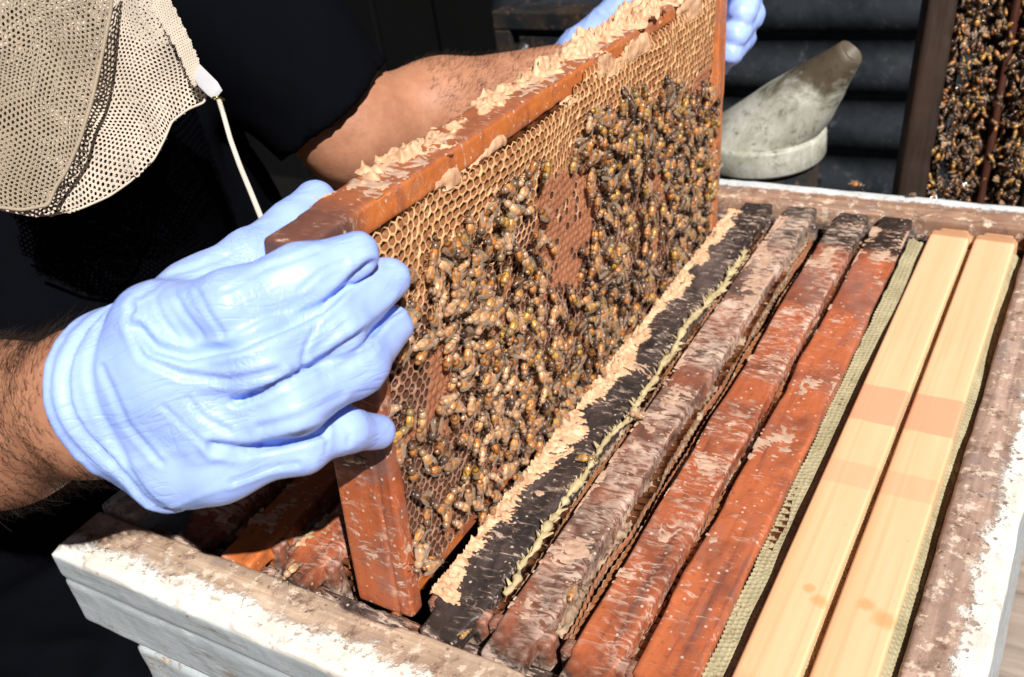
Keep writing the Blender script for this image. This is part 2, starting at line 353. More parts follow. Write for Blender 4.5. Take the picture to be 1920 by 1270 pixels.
# ---------------------------------------------------------------- setting
def plane(name, x0, x1, y0, y1, z, mat, kind='structure'):
    nx, ny = 60, 60; X, Y = np.meshgrid(np.linspace(x0, x1, nx), np.linspace(y0, y1, ny), indexing='ij')
    Z = z + .012 * vn(np.stack([X, Y, 0 * X], -1), (6, 6, 6), 3, 3)
    i = np.arange(nx * ny).reshape(nx, ny); Q = np.stack([i[:-1, :-1], i[1:, :-1], i[1:, 1:], i[:-1, 1:]], -1).reshape(-1, 4)
    o = mk(name, np.stack([X, Y, Z], -1).reshape(-1, 3), Q, mat); o['kind'] = kind; return o
plane('ground', -20, 20, -20, 20, -.82, SOIL)
def boxmesh(name, lo, hi, mat, parent=None, bev=.002):
    o = mk(name, [(x, y, z) for x in (lo[0], hi[0]) for y in (lo[1], hi[1]) for z in (lo[2], hi[2])],
           [(0, 1, 3, 2), (4, 6, 7, 5), (0, 4, 5, 1), (2, 3, 7, 6), (0, 2, 6, 4), (1, 5, 7, 3)], mat, parent, False)
    if bev:
        b = o.modifiers.new('bevel', 'BEVEL'); b.width = bev; b.segments = 2
    return o
wl = empty('shed_wall', 'added board wall behind everything, coloured black for the unlit background', 'wall')  # wall added to close the view with black
for k in range(34):
    x = -3.4 + k * .2; boxmesh('plank', (x, 1.9 + .01 * (k % 2), -.82), (x + .194, 1.93 + .01 * (k % 2), 1.6), WALLM, wl)

# table of grey planks, under the hive
tb = empty('plank_table', 'weathered grey plank table that the hive boxes stand on', 'table')
for k in range(11):
    y = -.62 + k * .118
    board('plank', (-.27, y, -.335), (.62, y + .114, -.312), GREYW, tb, .006, .003, .001, 50 + k)
for x in (-.2, .5):
    for y in (-.5, .55): boxmesh('leg', (x, y, -.85), (x + .06, y + .06, -.338), OLDW, tb)

# corrugated metal sheet
def corrugated():
    n = 400; zz = np.linspace(-.82, .55, n); prof = .0075 * np.sin((zz - .02) * 2 * math.pi / .074)
    xs = np.linspace(-.62, .75, 40); V = []
    for x in xs:
        for z, p in zip(zz, prof): V.append((x, 0.97 + p + .003 * math.sin(x * 7), z + .015 * x))
    i = np.arange(len(xs) * n).reshape(len(xs), n); Q = np.stack([i[:-1, :-1], i[1:, :-1], i[1:, 1:], i[:-1, 1:]], -1).reshape(-1, 4)
    o = mk('corrugated_sheet', V, Q, CORR); s = o.modifiers.new('solid', 'SOLIDIFY'); s.thickness = .001
    tag(o, 'dark corrugated metal sheet standing upright behind the hive', 'metal sheet')
corrugated()

# dark metal cabinet with recessed panel
def cabinet():
    e = empty('metal_cabinet', 'black rusty metal box with a recessed panel and a bolt, behind the bare forearm', 'metal box')
    tl = ony(920, 22, .80); x0 = tl[0]; zt = tl[2]; x1 = x0 + .27
    boxmesh('body', (x0, .812, zt - .30), (x1, .842, zt), CABM, e, .004)
    boxmesh('frame_rail', (x0, .80, zt - .022), (x1, .81, zt), CABM, e, .002)
    boxmesh('frame_rail', (x0, .80, zt - .30), (x0 + .022, .81, zt - .023), CABM, e, .002)
    boxmesh('frame_rail', (x1 - .022, .80, zt - .30), (x1, .81, zt - .023), CABM, e, .002)
    pn = boxmesh('panel', (x0 + .03, .806, zt - .29), (x1 - .03, .811, zt - .03), CABM, e, .003)
    b = ony(978, 98, .80)
    rings = []
    for r, y in ((.0105, .8055), (.0105, .803), (.0075, .802), (.0065, .797), (.003, .7955)):
        a = np.arange(16) * 2 * math.pi / 16; rings.append(np.stack([b[0] + r * np.cos(a), 0 * a + y, b[2] + r * np.sin(a)], -1))
    V, Fc = loft(rings); Fc.append(tuple(range(64, 80))); mk('bolt', V, Fc, CABM, pn)
cabinet()

# bee smoker
def smoker():
    e = empty('bee_smoker', 'sooty galvanised bee smoker with a slanted spout lid, behind the hive', 'bee smoker')
    B = at(1425, 243, .955); T = at(1594, 100, .865); rb = .0545; rt = .0125; zb = B[2]
    ax = (T - B); rings = []; s = 56; a = np.arange(s) * 2 * math.pi / s
    for i in range(26):
        t = i / 25; c = B + ax * (t ** .92); c[2] = B[2] + ax[2] * t
        r = rb * (1 - t) ** 1.0 + rt * t ** .9 - .003 * math.sin(math.pi * t)
        nrm = np.array([0, 0, 1.]) * (1 - t) ** .7 + (ax / np.linalg.norm(ax)) * t; nrm /= np.linalg.norm(nrm)
        x = np.cross([0, 1, 0], nrm); x /= np.linalg.norm(x); y = np.cross(nrm, x)
        rings.append(c + r * (np.cos(a)[:, None] * x + np.sin(a)[:, None] * y))
    c = rings[-1].mean(0)
    rings.append(c + (rings[-1] - c) * .82 + nrm * .001); rings.append(c + (rings[-2] - c) * .75 - nrm * .02); rings.append(c + (rings[-2] - c) * .1 - nrm * .021)
    V, Fc = loft(rings); V = V + .0016 * vn(V, (42, 42, 42), 2, 2)[:, None]
    ld = mk('spout_lid', V, Fc, SMOKE, e)
    rings = []
    for r, z in ((.054, .001), (.0595, .001), (.061, -.002), (.061, -.022), (.0595, -.025), (.055, -.025)):
        rings.append(np.stack([B[0] + r * np.cos(a), B[1] + r * np.sin(a), zb + z + 0 * a], -1))
    V, Fc = loft(rings); mk('lid_rim', V, Fc, SMOKE, ld)
    rings = [np.stack([B[0] + r * np.cos(a), B[1] + r * np.sin(a), z + 0 * a], -1) for r, z in ((.052, zb - .02), (.0545, zb - .024), (.0545, -.30), (.056, -.305), (.054, -.311))]
    V, Fc = loft(rings); mk('fire_can', V, Fc, CABM, e)
smoker()

# ---------------------------------------------------------------- hive boxes
hb = empty('hive_box', 'open upper hive box with chipped white paint, full of frames', 'hive box')
def chips(P, d):
    c = vn(P, (26, 26, 26), 90, 2); return np.maximum(d, -(np.abs(P[..., 2]) * .9 + np.minimum(np.abs(P[..., 1] + .037), np.abs(P[..., 1])) * .9 - .0050 * np.clip(c * 2.6 - .5, 0, 1) + .0002))
def groove(P, d):
    d = chips(P, d); g = np.hypot(P[..., 1] + .0378, P[..., 2] + .024 + .001 * vn(P, (20, 20, 20), 5)) - .0021
    cr = np.hypot(P[..., 0] + .324, P[..., 2] - .001) - .006
    return np.maximum(np.maximum(d, -g), -cr)
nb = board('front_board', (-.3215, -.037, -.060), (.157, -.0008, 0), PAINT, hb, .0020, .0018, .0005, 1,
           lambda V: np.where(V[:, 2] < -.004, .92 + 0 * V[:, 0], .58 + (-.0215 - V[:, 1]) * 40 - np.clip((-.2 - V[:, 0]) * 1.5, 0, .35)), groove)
board('side_board', (-.3215, .0015, -.060), (-.290, .4815, .001), PAINTY, hb, .003, .002, .0006, 2, lambda V: np.where(V[:, 2] < -.004, .95, .35 + (-.306 - V[:, 0]) * 20), chips)
board('side_board', (.1245, .0005, -.060), (.1575, .4815, 0), PAINTY, hb, .0022, .0018, .0006, 3,
      lambda V: .50 + (V[:, 0] - .145) * 48 + np.clip(.20 - V[:, 1], -.2, .2) * .9, None)
board('back_board', (-.3215, .4828, -.060), (.157, .5195, 0), PAINT_B, hb, .0025, .002, .0006, 4,
      lambda V: .5 + (V[:, 1] - .507 - .012 * np.clip((.02 - V[:, 0]) * 4, 0, 1) * 0) * 130)
board('frame_rest', (-.289, .0005, -.060), (.1235, .012, -.0125), W_RED, hb, .003, .001, .0004, 6)
board('frame_rest', (-.289, .470, -.060), (.1235, .4815, -.0125), W_RED, hb, .003, .001, .0004, 7)
lb = empty('hive_box', 'lower hive body with dirty white paint greyed for shade, under the open box', 'hive box')
for nm, lo, hi in (('front_board', (-.286, -.034, -.31), (.157, -.003, -.069)), ('back_board', (-.286, .485, -.31), (.157, .517, -.069)),
                   ('side_board', (-.286, -.001, -.31), (-.258, .483, -.069)), ('side_board', (.127, -.001, -.31), (.157, .483, -.069))):
    board(nm, lo, hi, PAINT, lb, .004, .003, .001, 8, lambda V: .75 + 0 * V[:, 0])

# ---------------------------------------------------------------- honeycomb
P_ = .0053
def comb_face(umin, umax, vmin, vmax, wfun, typefun, side=1, dep=.006, rim=.80, seed=0, p=P_):
    """hexagonal cells; returns local verts (X=w, Y=u, Z=-v), faces, material index. type: 0 open, 1 capped, -1 none"""
    rg = np.random.RandomState(seed); rh = p * math.sqrt(3) / 2; rad = p / math.sqrt(3)
    V = []; Fc = []; mi = []; a = np.arange(6) * math.pi / 3 + math.pi / 6; ca, sa = np.cos(a), np.sin(a)
    nv = int((vmax - vmin) / rh); nu = int((umax - umin) / p)
    cu = np.array([umin + p * (i + .5 * (j % 2)) for j in range(nv) for i in range(nu)]); cv = np.array([vmin + rh * j for j in range(nv) for i in range(nu)])
    ty = typefun(cu, cv)
    W0 = wfun(cu, cv)
    base = 0
    keep = ty >= 0
    cu, cv, ty = cu[keep], cv[keep], ty[keep]; n = len(cu)
    jt = rg.uniform(.88, 1.08, n); dz = rg.normal(0, .00025, n)
    O = np.stack([cu[:, None] + rad * ca, cv[:, None] + rad * sa], -1)
    wob = np.stack([vn(np.concatenate([O, 0 * O[..., :1]], -1), (120, 120, 1), 5), vn(np.concatenate([O, 0 * O[..., :1]], -1), (120, 120, 1), 6)], -1) * .00045
    O = O + wob; C = O.mean(1)
    I = C[:, None] + (O - C[:, None]) * (rim * jt)[:, None, None]
    wo = wfun(O[..., 0], O[..., 1]); wc = wfun(C[:, 0], C[:, 1]); s = side
    def P3(uv, ww): return np.stack([s * ww, uv[..., 0], -uv[..., 1]], -1)
    A = P3(O, wo); B = P3(I, wo + dz[:, None]); capd = (ty == 1)
    I2 = C[:, None] + (I - C[:, None]) * np.where(capd, .6, .93)[:, None, None]
    D = P3(I2, np.where(capd[:, None], wo + .0007, wo - (dep * rg.uniform(.7, 1, n))[:, None]))
    E = P3(C[:, None], (np.where(capd, wc + .0009, wc - dep))[:, None])
    V = np.concatenate([A, B, D, E], 1).reshape(-1, 3); b0 = np.arange(n) * 19
    for k in range(6):
        l = (k + 1) % 6
        Fc.append(np.stack([b0 + k, b0 + l, b0 + 6 + l, b0 + 6 + k], -1)); mi.append(np.where(capd, 2, 0))
        Fc.append(np.stack([b0 + 6 + k, b0 + 6 + l, b0 + 12 + l, b0 + 12 + k], -1)); mi.append(np.where(capd, 2, np.where(ty == 2, 3, 1)))
    for k in (0, 2, 4):
        Fc.append(np.stack([b0 + 12 + k, b0 + 12 + (k + 1) % 6, b0 + 12 + (k + 2) % 6, b0 + 18], -1)); mi.append(np.where(capd, 2, np.where(ty == 2, 3, 1)))
    Q = np.concatenate(Fc)
    if s < 0: Q = Q[:, ::-1]
    else: Q = Q[:, ::-1][:, ::-1]
    return V, Q, np.concatenate(mi)
def comb_obj(name, parent, mats, **k):
    V, Q, mi = comb_face(**k); o = mk(name, V, Q, mats, parent, False, mi); o['kind'] = 'stuff'; return o

def wax_strip(name, parent, mat, mask, amp, seed, u0=.02, u1=.462, w0=-.0135, w1=.0135, step=.0009, z0=0, streak=(.5, 1.6), ov=0, freq=260):
    us = np.arange(u0, u1, step); ws = np.arange(w0 - ov, w1 + ov, step)
    U, Wd = np.meshgrid(us, ws, indexing='ij'); Pn = np.stack([Wd, U, 0 * U + seed], -1)
    wp = Pn + np.stack([.004 * vn(Pn, (90, 90, 1), seed + 2), .004 * vn(Pn, (90, 90, 1), seed + 3), 0 * U], -1)
    r = 1 - np.abs(vn(wp, (freq * streak[0], freq * streak[1], 1), seed, 2)) * 1.3
    b = vn(wp, (55, 55, 1), seed + 9, 3)
    mk_ = mask(U, Wd) + .55 * b + .45 * (r - .5)
    H = amp * np.clip(mk_, 0, 1) ** .7 * (.35 + .65 * np.clip(r, 0, 1) + .5 * vn(wp, (520, 520, 1), seed + 4)) - .0004
    H = np.where(mk_ <= 0, -.0006, H)
    V = np.stack([Wd, U, z0 + H], -1).reshape(-1, 3); i = np.arange(U.size).reshape(U.shape)
    Q = np.stack([i[:-1, :-1], i[1:, :-1], i[1:, 1:], i[:-1, 1:]], -1).reshape(-1, 4); mm = mk_.reshape(-1)
    Q = Q[(mm[Q] > 0).any(1)][:, ::-1]
    us_, inv = np.unique(Q, return_inverse=True); Q = inv.reshape(Q.shape)
    o = mk(name, V[us_], Q, mat, parent); o['kind'] = 'stuff'; return o

def top_bar(parent, mat, w=.0135, seed=0, lugw=.0115, lugz=0.0, uoff=0, th=.020, amp=.0010, length=.482):
    def fn(P):
        b = rbox(P, (-w, .017, -th), (w, length - .017, 0), .0016)
        l = rbox(P, (-lugw, uoff, -.0115 - lugz), (lugw, length, -.0004 - lugz), .0022)
        return np.minimum(b, l) + amp * vn(P, (60, 25, 60), seed, 2) + min(.0003, amp) * vn(P, (300, 120, 300), seed + 3)
    V, Q = nets(fn, (-w - .005, uoff - .005, -th - .005), (w + .005, length + .005, .005), .0014)
    return mk('top_bar', V, Q, mat, parent)
def side_bars(parent, mat_, h=.211, wt=.0175, seed=0, w2=.0135, us=(.017, .457), zt=.0015):
    for u in us:
        u2 = u + (.009 if u < .2 or not zt > .01 else .016); mat = mat_ if u < .2 or not zt > .01 else W_HELD2; uc = (u2 - u) / 2
        def fn(P):
            z = P[..., 2]; ww = np.where(z > -.085, wt, wt - (wt - w2) * np.clip((-.085 - z) / .006, 0, 1))
            c = np.array([0, (u + u2) / 2]); qx = np.abs(P[..., 0]) - ww + .001; qy = np.abs(P[..., 1] - c[1]) - uc + .001
            qz = np.maximum(z + zt, -h - z) + .001
            q = np.stack([qx, qy, qz], -1); d = np.linalg.norm(np.maximum(q, 0), axis=-1) + np.minimum(q.max(-1), 0) - .001
            gr = np.hypot(np.abs(P[..., 0] - .0085) , P[..., 1] - (u if u < .2 else u2)) - .0011
            return np.maximum(d, -gr) + .0005 * vn(P, (60, 60, 20), seed, 2)
        V, Q = nets(fn, (-wt - .004, u - .004, -h - .004), (wt + .004, u2 + .004, .002), .0014)
        mk('side_bar', V, Q, mat, parent)

# hive frames standing in the box: centre x, yaw, wood, etc.
GF = 'frames standing in the open hive box'
def T(x, y=0, z=0, yaw=0): return Matrix.Translation((x, y, z)) @ Matrix.Rotation(yaw, 4, 'Z')
comb_cache = {}
def old_comb(parent, seed, yel=False):
    wf = lambda u, v: .0178 + .0018 * vn(np.stack([u, v, 0 * u + seed], -1), (28, 28, 1), seed, 2)
    for sd_ in (1, -1):
        key = (seed, sd_)
        if key not in comb_cache:
            comb_cache[key] = comb_obj('comb', parent, [OLDC, COMB_IN, CAPB], umin=.03, umax=.452, vmin=.009, vmax=.06, wfun=wf,
                typefun=lambda u, v: np.where(vn(np.stack([u, v, 0 * u], -1), (30, 30, 1), seed + 4) > .25, 1, 0), side=sd_, seed=seed)
        else:
            o = comb_cache[key].copy(); COL.objects.link(o); o.parent = parent
def frame_in_box(label, cx, mat, seed, w, waxes, comb=True, yaw=0, z=0, barw=None, h=.21, smat=None):
    e = empty('framed_honeycomb', label, 'hive frame', GF, T(cx, 0, z, yaw))
    top_bar(e, mat, w, seed); side_bars(e, smat or W_RED2, h, max(.0175, w), seed)
    bb = boxmesh('bottom_bar', (-.009, .027, -h), (.009, .456, -h + .009), W_ORANGE, e, .001)
    if comb:
        old_comb(e, comb)
        for sd_, a_, b_ in ((1, w - .001, .0188), (-1, -.0175, -w + .001)): wax_strip('comb_top', e, OLDC, lambda U, Wd: .75 + 0 * U, .0035, seed * 3 + sd_, u0=.03, u1=.452, w0=a_, w1=b_, z0=-.0115, step=.0010, freq=330, streak=(1, 1))
    for i, (m_, mask, amp, kw) in enumerate(waxes): wax_strip('burr_wax', e, m_, mask, amp, seed * 7 + i, w0=-w, w1=w, **kw)
    return e
f1 = frame_in_box('black stained hive frame with tan wax along one edge, beside the raised frame', -.075, W_DARK, 21, .0137,
    [(WAX, lambda U, Wd: -.24 + (-.0030 - Wd) * 95 - np.clip((.06 - U) * 12, 0, 2) + .5 * vn(np.stack([U, 0 * U, 0 * U], -1), (38, 1, 1), 3), .0036, dict(streak=(.4, 2.2), ov=.003, freq=380, step=.0007)),
     (WAXP, lambda U, Wd: -.62 + 0 * U + .2 * (U > .2), .0016, {})], comb=30)
f2 = frame_in_box('grey and red hive frame with a smoking of scraped wax, second bar right of the raised frame', -.0395, W_RED2, 22, .0119,
    [(WAXP, lambda U, Wd: .02 + .35 * np.clip((U - .2) * 8, -.8, .6), .0011, dict(freq=330, streak=(.5, 1.8)))], comb=31)
f2['label'] = 'brown hive frame with scraped grey wax and a yellow wax ridge along its left edge'
f3 = frame_in_box('red hive frame with pale streaky wax all over, between brown and smooth red frames', .001, W_RED, 23, .0122,
    [(WAXP, lambda U, Wd: -.0 - np.clip((.12 - U) * 6, 0, .8) - np.abs(Wd) * 25, .0012, dict(freq=300, streak=(.6, 1.8)))], comb=30)
f4 = frame_in_box('smooth orange red hive frame, just left of the new pale frames', .0330, W_RED3, 24, .0136,
    [(WAXP, lambda U, Wd: -.55 + .5 * (U > .38), .0008, {})], comb=31)
# yellow ragged ridge of comb along frame 2
def ridge():
    us = np.linspace(.035, .40, 260); pts = np.stack([-.0185 + .0015 * np.sin(us * 40) + .0018 * vn(np.stack([us, us * 0, us * 0], -1), (70, 1, 1), 3), us, .001 + .002 * vn(np.stack([us, us * 0, us * 0], -1), (50, 1, 1), 4)], -1)
    o = tube('wax_ridge', pts, .0017 + .0013 * vn(np.stack([us, 0 * us, 0 * us], -1), (260, 1, 1), 8, 2), WAXY, f2, 8)
    RDG = o
    V, Q = [], []
    rg = np.random.RandomState(5)
    for k in range(240):                               # torn flakes sticking out of the ridge
        u = rg.uniform(.035, .40); p = np.array([np.interp(u, us, pts[:, 0]), u, np.interp(u, us, pts[:, 2])])
        d = np.array([rg.normal(0, .8), rg.uniform(.3, 1), rg.uniform(-.1, .8)]); d /= np.linalg.norm(d); s = np.cross(d, rg.normal(0, 1, 3)); s /= np.linalg.norm(s)
        L = rg.uniform(.003, .007); wd_ = rg.uniform(.0006, .0016); b = len(V)
        n_ = np.cross(s, d) * .0004
        V += [p - s * wd_, p + s * wd_, p + d * L + s * wd_ * .3, p + d * L - s * wd_ * .3, p + n_, p + d * L * .9 + n_]
        Q += [(b, b + 1, b + 4), (b + 1, b + 2, b + 5, b + 4), (b + 2, b + 3, b + 5), (b + 3, b, b + 4, b + 5), (b, b + 3, b + 2, b + 1)]
    mk('wax_flakes', V, Q, WAXY, RDG, False)['kind'] = 'stuff'
ridge()
# new pine frames
def new_frame(label, cx, seed, spots, ztilt=0):
    e = empty('framed_honeycomb', label, 'hive frame', GF, T(cx, 0, .0015))
    b = top_bar(e, PINE, .0134, seed, .0105, .006, 0, .019, .00002)
    V = np.array([v.co[:] for v in b.data.vertices]); s = np.zeros(len(V))
    for (x, y, r) in spots: s = np.maximum(s, 1 - np.hypot(V[:, 0] - x, V[:, 1] - y) / r * .6)
    attr(b, 'spot', np.where(V[:, 2] > -.004, s, 0)); side_bars(e, PINE, .21, .0150, seed)
    boxmesh('bottom_bar', (-.009, .027, -.21), (.009, .456, -.202), PINE, e, .001)
    return e
def sheet(parent, x0, z0, x1, z1, wav, seed):
    """warped embossed foundation sheet seen in the gap: a ribbon from (x0, z0) to (x1, z1) along the frame"""
    L = math.hypot(x1 - x0, z1 - z0); d = np.array([x1 - x0, z1 - z0]) / L; nn = np.array([-d[1], d[0]])
    V, Q, mi = comb_face(umin=.028, umax=.452, vmin=0, vmax=L + .004, wfun=lambda u, v: 0 * u, typefun=lambda u, v: 0 * u, side=1, dep=.0003, rim=.70, seed=seed, p=.0029)
    w_, u, t = V[:, 0], V[:, 1], -V[:, 2]; wv_ = wav * vn(np.stack([u, 0 * u, 0 * u], -1), (11, 1, 1), seed) + .3 * wav * vn(np.stack([u, t, 0 * u], -1), (40, 60, 1), seed + 3)
    V = np.stack([x0 + d[0] * t + nn[0] * w_ + .35 * wv_, u, z0 + d[1] * t + nn[1] * w_ + wv_], -1)
    o = mk('foundation_sheet', V, Q, [FOUND, FOUND, FOUND], parent, False, mi); o['kind'] = 'stuff'
g5 = new_frame('new pale pine hive frame with small faint stain spots, next to the red one', .0742, 41, [(.003, .094, .004), (.0095, .088, .0055)])
sheet(g5, -.0245, -.0040, -.0128, -.0068, .0042, 1); sheet(g5, .0133, -.0045, .0166, -.0065, .0006, 2)
g6 = new_frame('new pale pine hive frame with two large orange stain spots, beside the right wall', .1042, 42, [(-.001, .094, .0055), (.0085, .088, .0075)])
sheet(g6, .0134, -.0060, .0196, -.0110, .0022, 3)
# three old frames in the shaded left part of the box
for i, (cx, yw, lb_) in enumerate(((-.171, -.02, 'reddish hive frame left of the raised frame, partly shaded by the glove'),
                                   (-.2095, .015, 'wax crusted orange hive frame, second from the left wall of the box'),
                                   (-.247, 0, 'hive frame in deep shade beside the left wall of the box'))):
    frame_in_box(lb_, cx, W_RED if i != 1 else W_ORANGE, 60 + i, .0128, [(WAX, lambda U, Wd: -.2 + 0 * U, .003, {}), (WAXY, lambda U, Wd: -.62 + 0 * U, .003, {})], comb=30 + i % 2, yaw=yw, z=-.001)

# ---------------------------------------------------------------- raised frame
rv = Vector((-.0639, .0471, .0263))
MH = Matrix.Translation((-.0962, -.0001, .2131)) @ Matrix.Rotation(rv.length, 4, rv.normalized())
MHn = np.array(MH); Rh = MHn[:3, :3]; th_ = MHn[:3, 3]
def hw(u, v, w_): return np.stack([np.asarray(w_) + 0 * u, u, -np.asarray(v)], -1) @ Rh.T + th_     # frame coords -> world
def hpx(px, py, w_):                                   # photo point -> (u, v) on the plane w
    d = ray((px, py)); n = Rh[:, 0]; t = ((th_ + n * w_ - CAM) @ n) / (d @ n); p = CAM + d * t; l = (p - th_) @ Rh
    return l[1], -l[2], depth(p)
hf = empty('framed_honeycomb', 'hive frame lifted out of the box in gloved hands, its comb crowded with bees', 'hive frame', None, MH)
W_HELD2 = propolis_wood('bright_orange_side_wood', (.70, .23, .06), (.56, .16, .045), (.22, .08, .04), .3, .25, .42, False)
top_bar(hf, W_HELD, .0112, 71, .0108, 0, -.004, .0135, .0007)
side_bars(hf, propolis_wood('worn_red_side_wood', (.48, .12, .035), (.32, .070, .025), (.11, .038, .028), .45, .40, .4, False), .211, .0172, 72, .0165, zt=.0125)
boxmesh('bottom_bar', (-.009, .027, -.211), (.009, .456, -.203), W_ORANGE, hf, .001)
BROOD = [(1003, 345), (1085, 300), (1132, 335), (1120, 400), (1095, 480), (1085, 545), (1040, 522), (1000, 485), (1005, 400)]
def wheld(u, v):
    return .0128 + .0022 * vn(np.stack([u, v, 0 * u], -1), (22, 22, 1), 77, 2) + .0026 * np.exp(-((v - .020) / .012) ** 2) * (.6 + .6 * vn(np.stack([u, 0 * u, 0 * u], -1), (40, 1, 1), 5)) - .002 * np.clip((v - .15) * 10, 0, 1)
def theld(u, v):
    pxy = pix(hw(u, v, .0135)); ins = inpoly(pxy[:, 0], pxy[:, 1], BROOD)
    r = np.random.RandomState(3).rand(len(u)); n = vn(np.stack([u, v, 0 * u], -1), (45, 45, 1), 12, 2)
    t = np.where(ins & (r > .17), 1, np.where(ins | (v + .012 * n > .060), 2, 0)); t = np.where((~ins) & (n > .50) & (v > .06), 1, t)
    lim = .0140 - .007 * np.clip((u - .19) / .06, 0, 1) * (1 + .5 * vn(np.stack([u, 0 * u, 0 * u], -1), (60, 1, 1), 4))
    return np.where((v < lim) | (u < .027 + .002 * n), -1, t)
COMB_SHADE = M('shaded_cell_interior', .45, .4).set('Base Color', (.075, .028, .014)).m  # near-black colour makes the open cells read as shaded holes
comb_obj('comb', hf, [COMB, COMB_IN, CAPB, COMB_SHADE], umin=.0265, umax=.4575, vmin=.006, vmax=.2035, wfun=wheld, typefun=theld, side=1, seed=9, dep=.0075, rim=.77)
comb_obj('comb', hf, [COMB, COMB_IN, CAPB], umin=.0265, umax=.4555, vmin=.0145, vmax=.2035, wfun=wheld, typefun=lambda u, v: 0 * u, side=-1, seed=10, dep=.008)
boxmesh('midrib', (-.004, .027, -.203), (.004, .456, -.014), COMB_IN, hf, 0)
wax_strip('burr_wax', hf, WAX, lambda U, Wd: .22 - np.abs(Wd + .004) * 55 - np.clip((.06 - U) * 16, 0, 2) + .75 * np.clip((U - .16) * 6, 0, 1), .0070, 81, u0=.02, u1=.475, w0=-.0112, w1=.0112, step=.0008, freq=190, streak=(1, 1), ov=.004)
wax_strip('burr_wax', hf, WAXP, lambda U, Wd: -.30 + .3 * (U > .25), .002, 85, u0=.02, u1=.47, w0=-.0112, w1=.0112, step=.001, freq=200)
# wax smeared over the side of the top bar
def side_smear():
    us = np.arange(.05, .458, .0011); vs = np.arange(.0010, .017, .0009); U, Vv = np.meshgrid(us, vs, indexing='ij'); Pn = np.stack([U, Vv, 0 * U], -1)
    b = vn(Pn, (50, 90, 1), 31, 3); m_ = b * .9 - .62 + np.clip((U - .17) * 5, -.1, .85) + np.clip((Vv - .009) * 40, -.25, .3)
    H = .0118 + .0022 * np.clip(m_, 0, .8) + .0006 * vn(Pn, (500, 300, 1), 8); H = np.where(m_ <= 0, .0106, H)
    i = np.arange(U.size).reshape(U.shape); Q = np.stack([i[:-1, :-1], i[1:, :-1], i[1:, 1:], i[:-1, 1:]], -1).reshape(-1, 4); mm = m_.reshape(-1); Q = Q[(mm[Q] > 0).any(1)][:, ::-1]
    Vx = np.stack([H, U, -Vv], -1).reshape(-1, 3); us_, inv = np.unique(Q, return_inverse=True)
    mk('burr_wax', Vx[us_], inv.reshape(Q.shape), WAX, hf)['kind'] = 'stuff'
side_smear()

# ---------------------------------------------------------------- bees
def vcol(o, c):
    a = o.data.color_attributes.new('col', 'FLOAT_COLOR', 'POINT'); a.data.foreach_set('color', np.asarray(c, dtype=np.float32).ravel())
q = M('bee_body', .28, .6); q.set('Base Color', q.attr('col').outputs['Color']); q.bump(q.noise(3000, 2), .3, .0003); BEEM = q.m
q = M('bee_wing', .14, .8); q.set('Base Color', (.46, .36, .26)); tr = q.t.nodes.new('ShaderNodeBsdfTransparent'); mx = q.t.nodes.new('ShaderNodeMixShader'); mx.inputs[0].default_value = .42
q.link(tr.outputs[0], mx.inputs[1]); q.link(q.b.outputs[0], mx.inputs[2]); q.link(mx.outputs[0], q.t.nodes['Material Output'].inputs[0]); WINGM = q.m
def ellm(c, r, nu, nv, colf, tail=0):
    V = []; Cc = []; Fc = []
    for i in range(nv + 1):
        t = math.pi * i / nv
        for k in range(nu):
            a = 2 * math.pi * k / nu; rr = math.sin(t); y = math.cos(t); sh = 1 - tail * max(0, -y) ** 2
            V.append((c[0] + r[0] * rr * sh * math.cos(a), c[1] + r[1] * y, c[2] + r[2] * rr * sh * math.sin(a) - (.0006 * max(0, -y) ** 2 if tail else 0))); Cc.append((*colf(i, k), 1))
    for i in range(nv):
        for k in range(nu): Fc.append((i * nu + k, (i + 1) * nu + k, (i + 1) * nu + (k + 1) % nu, i * nu + (k + 1) % nu))
    return V, Fc, Cc
def legs():
    V = []; Fc = []; Cc = []
    for sx in (-1, 1):
        for y0, y1 in ((.0012, .0045), (0, .0005), (-.0012, -.0050)):
            pts = [(sx * .0012, y0, .0016), (sx * .0032, (y0 + y1) / 2, .0022), (sx * .0042, y1, 0.0)]
            for p, q_ in zip(pts, pts[1:]):
                b = len(V); r = .00022
                for e_ in (p, q_):
                    for dx, dy in ((-r, 0), (r, 0), (0, r)): V.append((e_[0], e_[1] + dx, e_[2] + dy)); Cc.append((.05, .025, .012, 1))
                Fc += [(b, b + 1, b + 4, b + 3), (b + 1, b + 2, b + 5, b + 4), (b + 2, b, b + 3, b + 5)]
        for yy in (1,):
            b = len(V); p = (sx * .0006, .0038, .0026); e_ = (sx * .0018, .0062, .0024); r = .00016
            for w_ in (p, e_):
                for dx, dy in ((-r, 0), (r, 0), (0, r)): V.append((w_[0] + dx, w_[1], w_[2] + dy)); Cc.append((.03, .02, .01, 1))
            Fc += [(b, b + 1, b + 4, b + 3), (b + 1, b + 2, b + 5, b + 4), (b + 2, b, b + 3, b + 5)]
    return V, Fc, Cc
def merge(*ms):
    V = []; Fc = []; Cc = []
    for v, f, c in ms: b = len(V); V += list(v); Fc += [tuple(i + b for i in g) for g in f]; Cc += list(c)
    return V, Fc, Cc
TINTS = [((.74, .32, .09), (.09, .045, .02), (.27, .155, .085)), ((.55, .21, .05), (.03, .018, .012), (.15, .085, .05)), ((.80, .44, .20), (.26, .13, .06), (.44, .27, .16)), ((.20, .09, .035), (.015, .011, .009), (.08, .05, .035)), ((.66, .33, .06), (.06, .035, .015), (.24, .155, .07))]
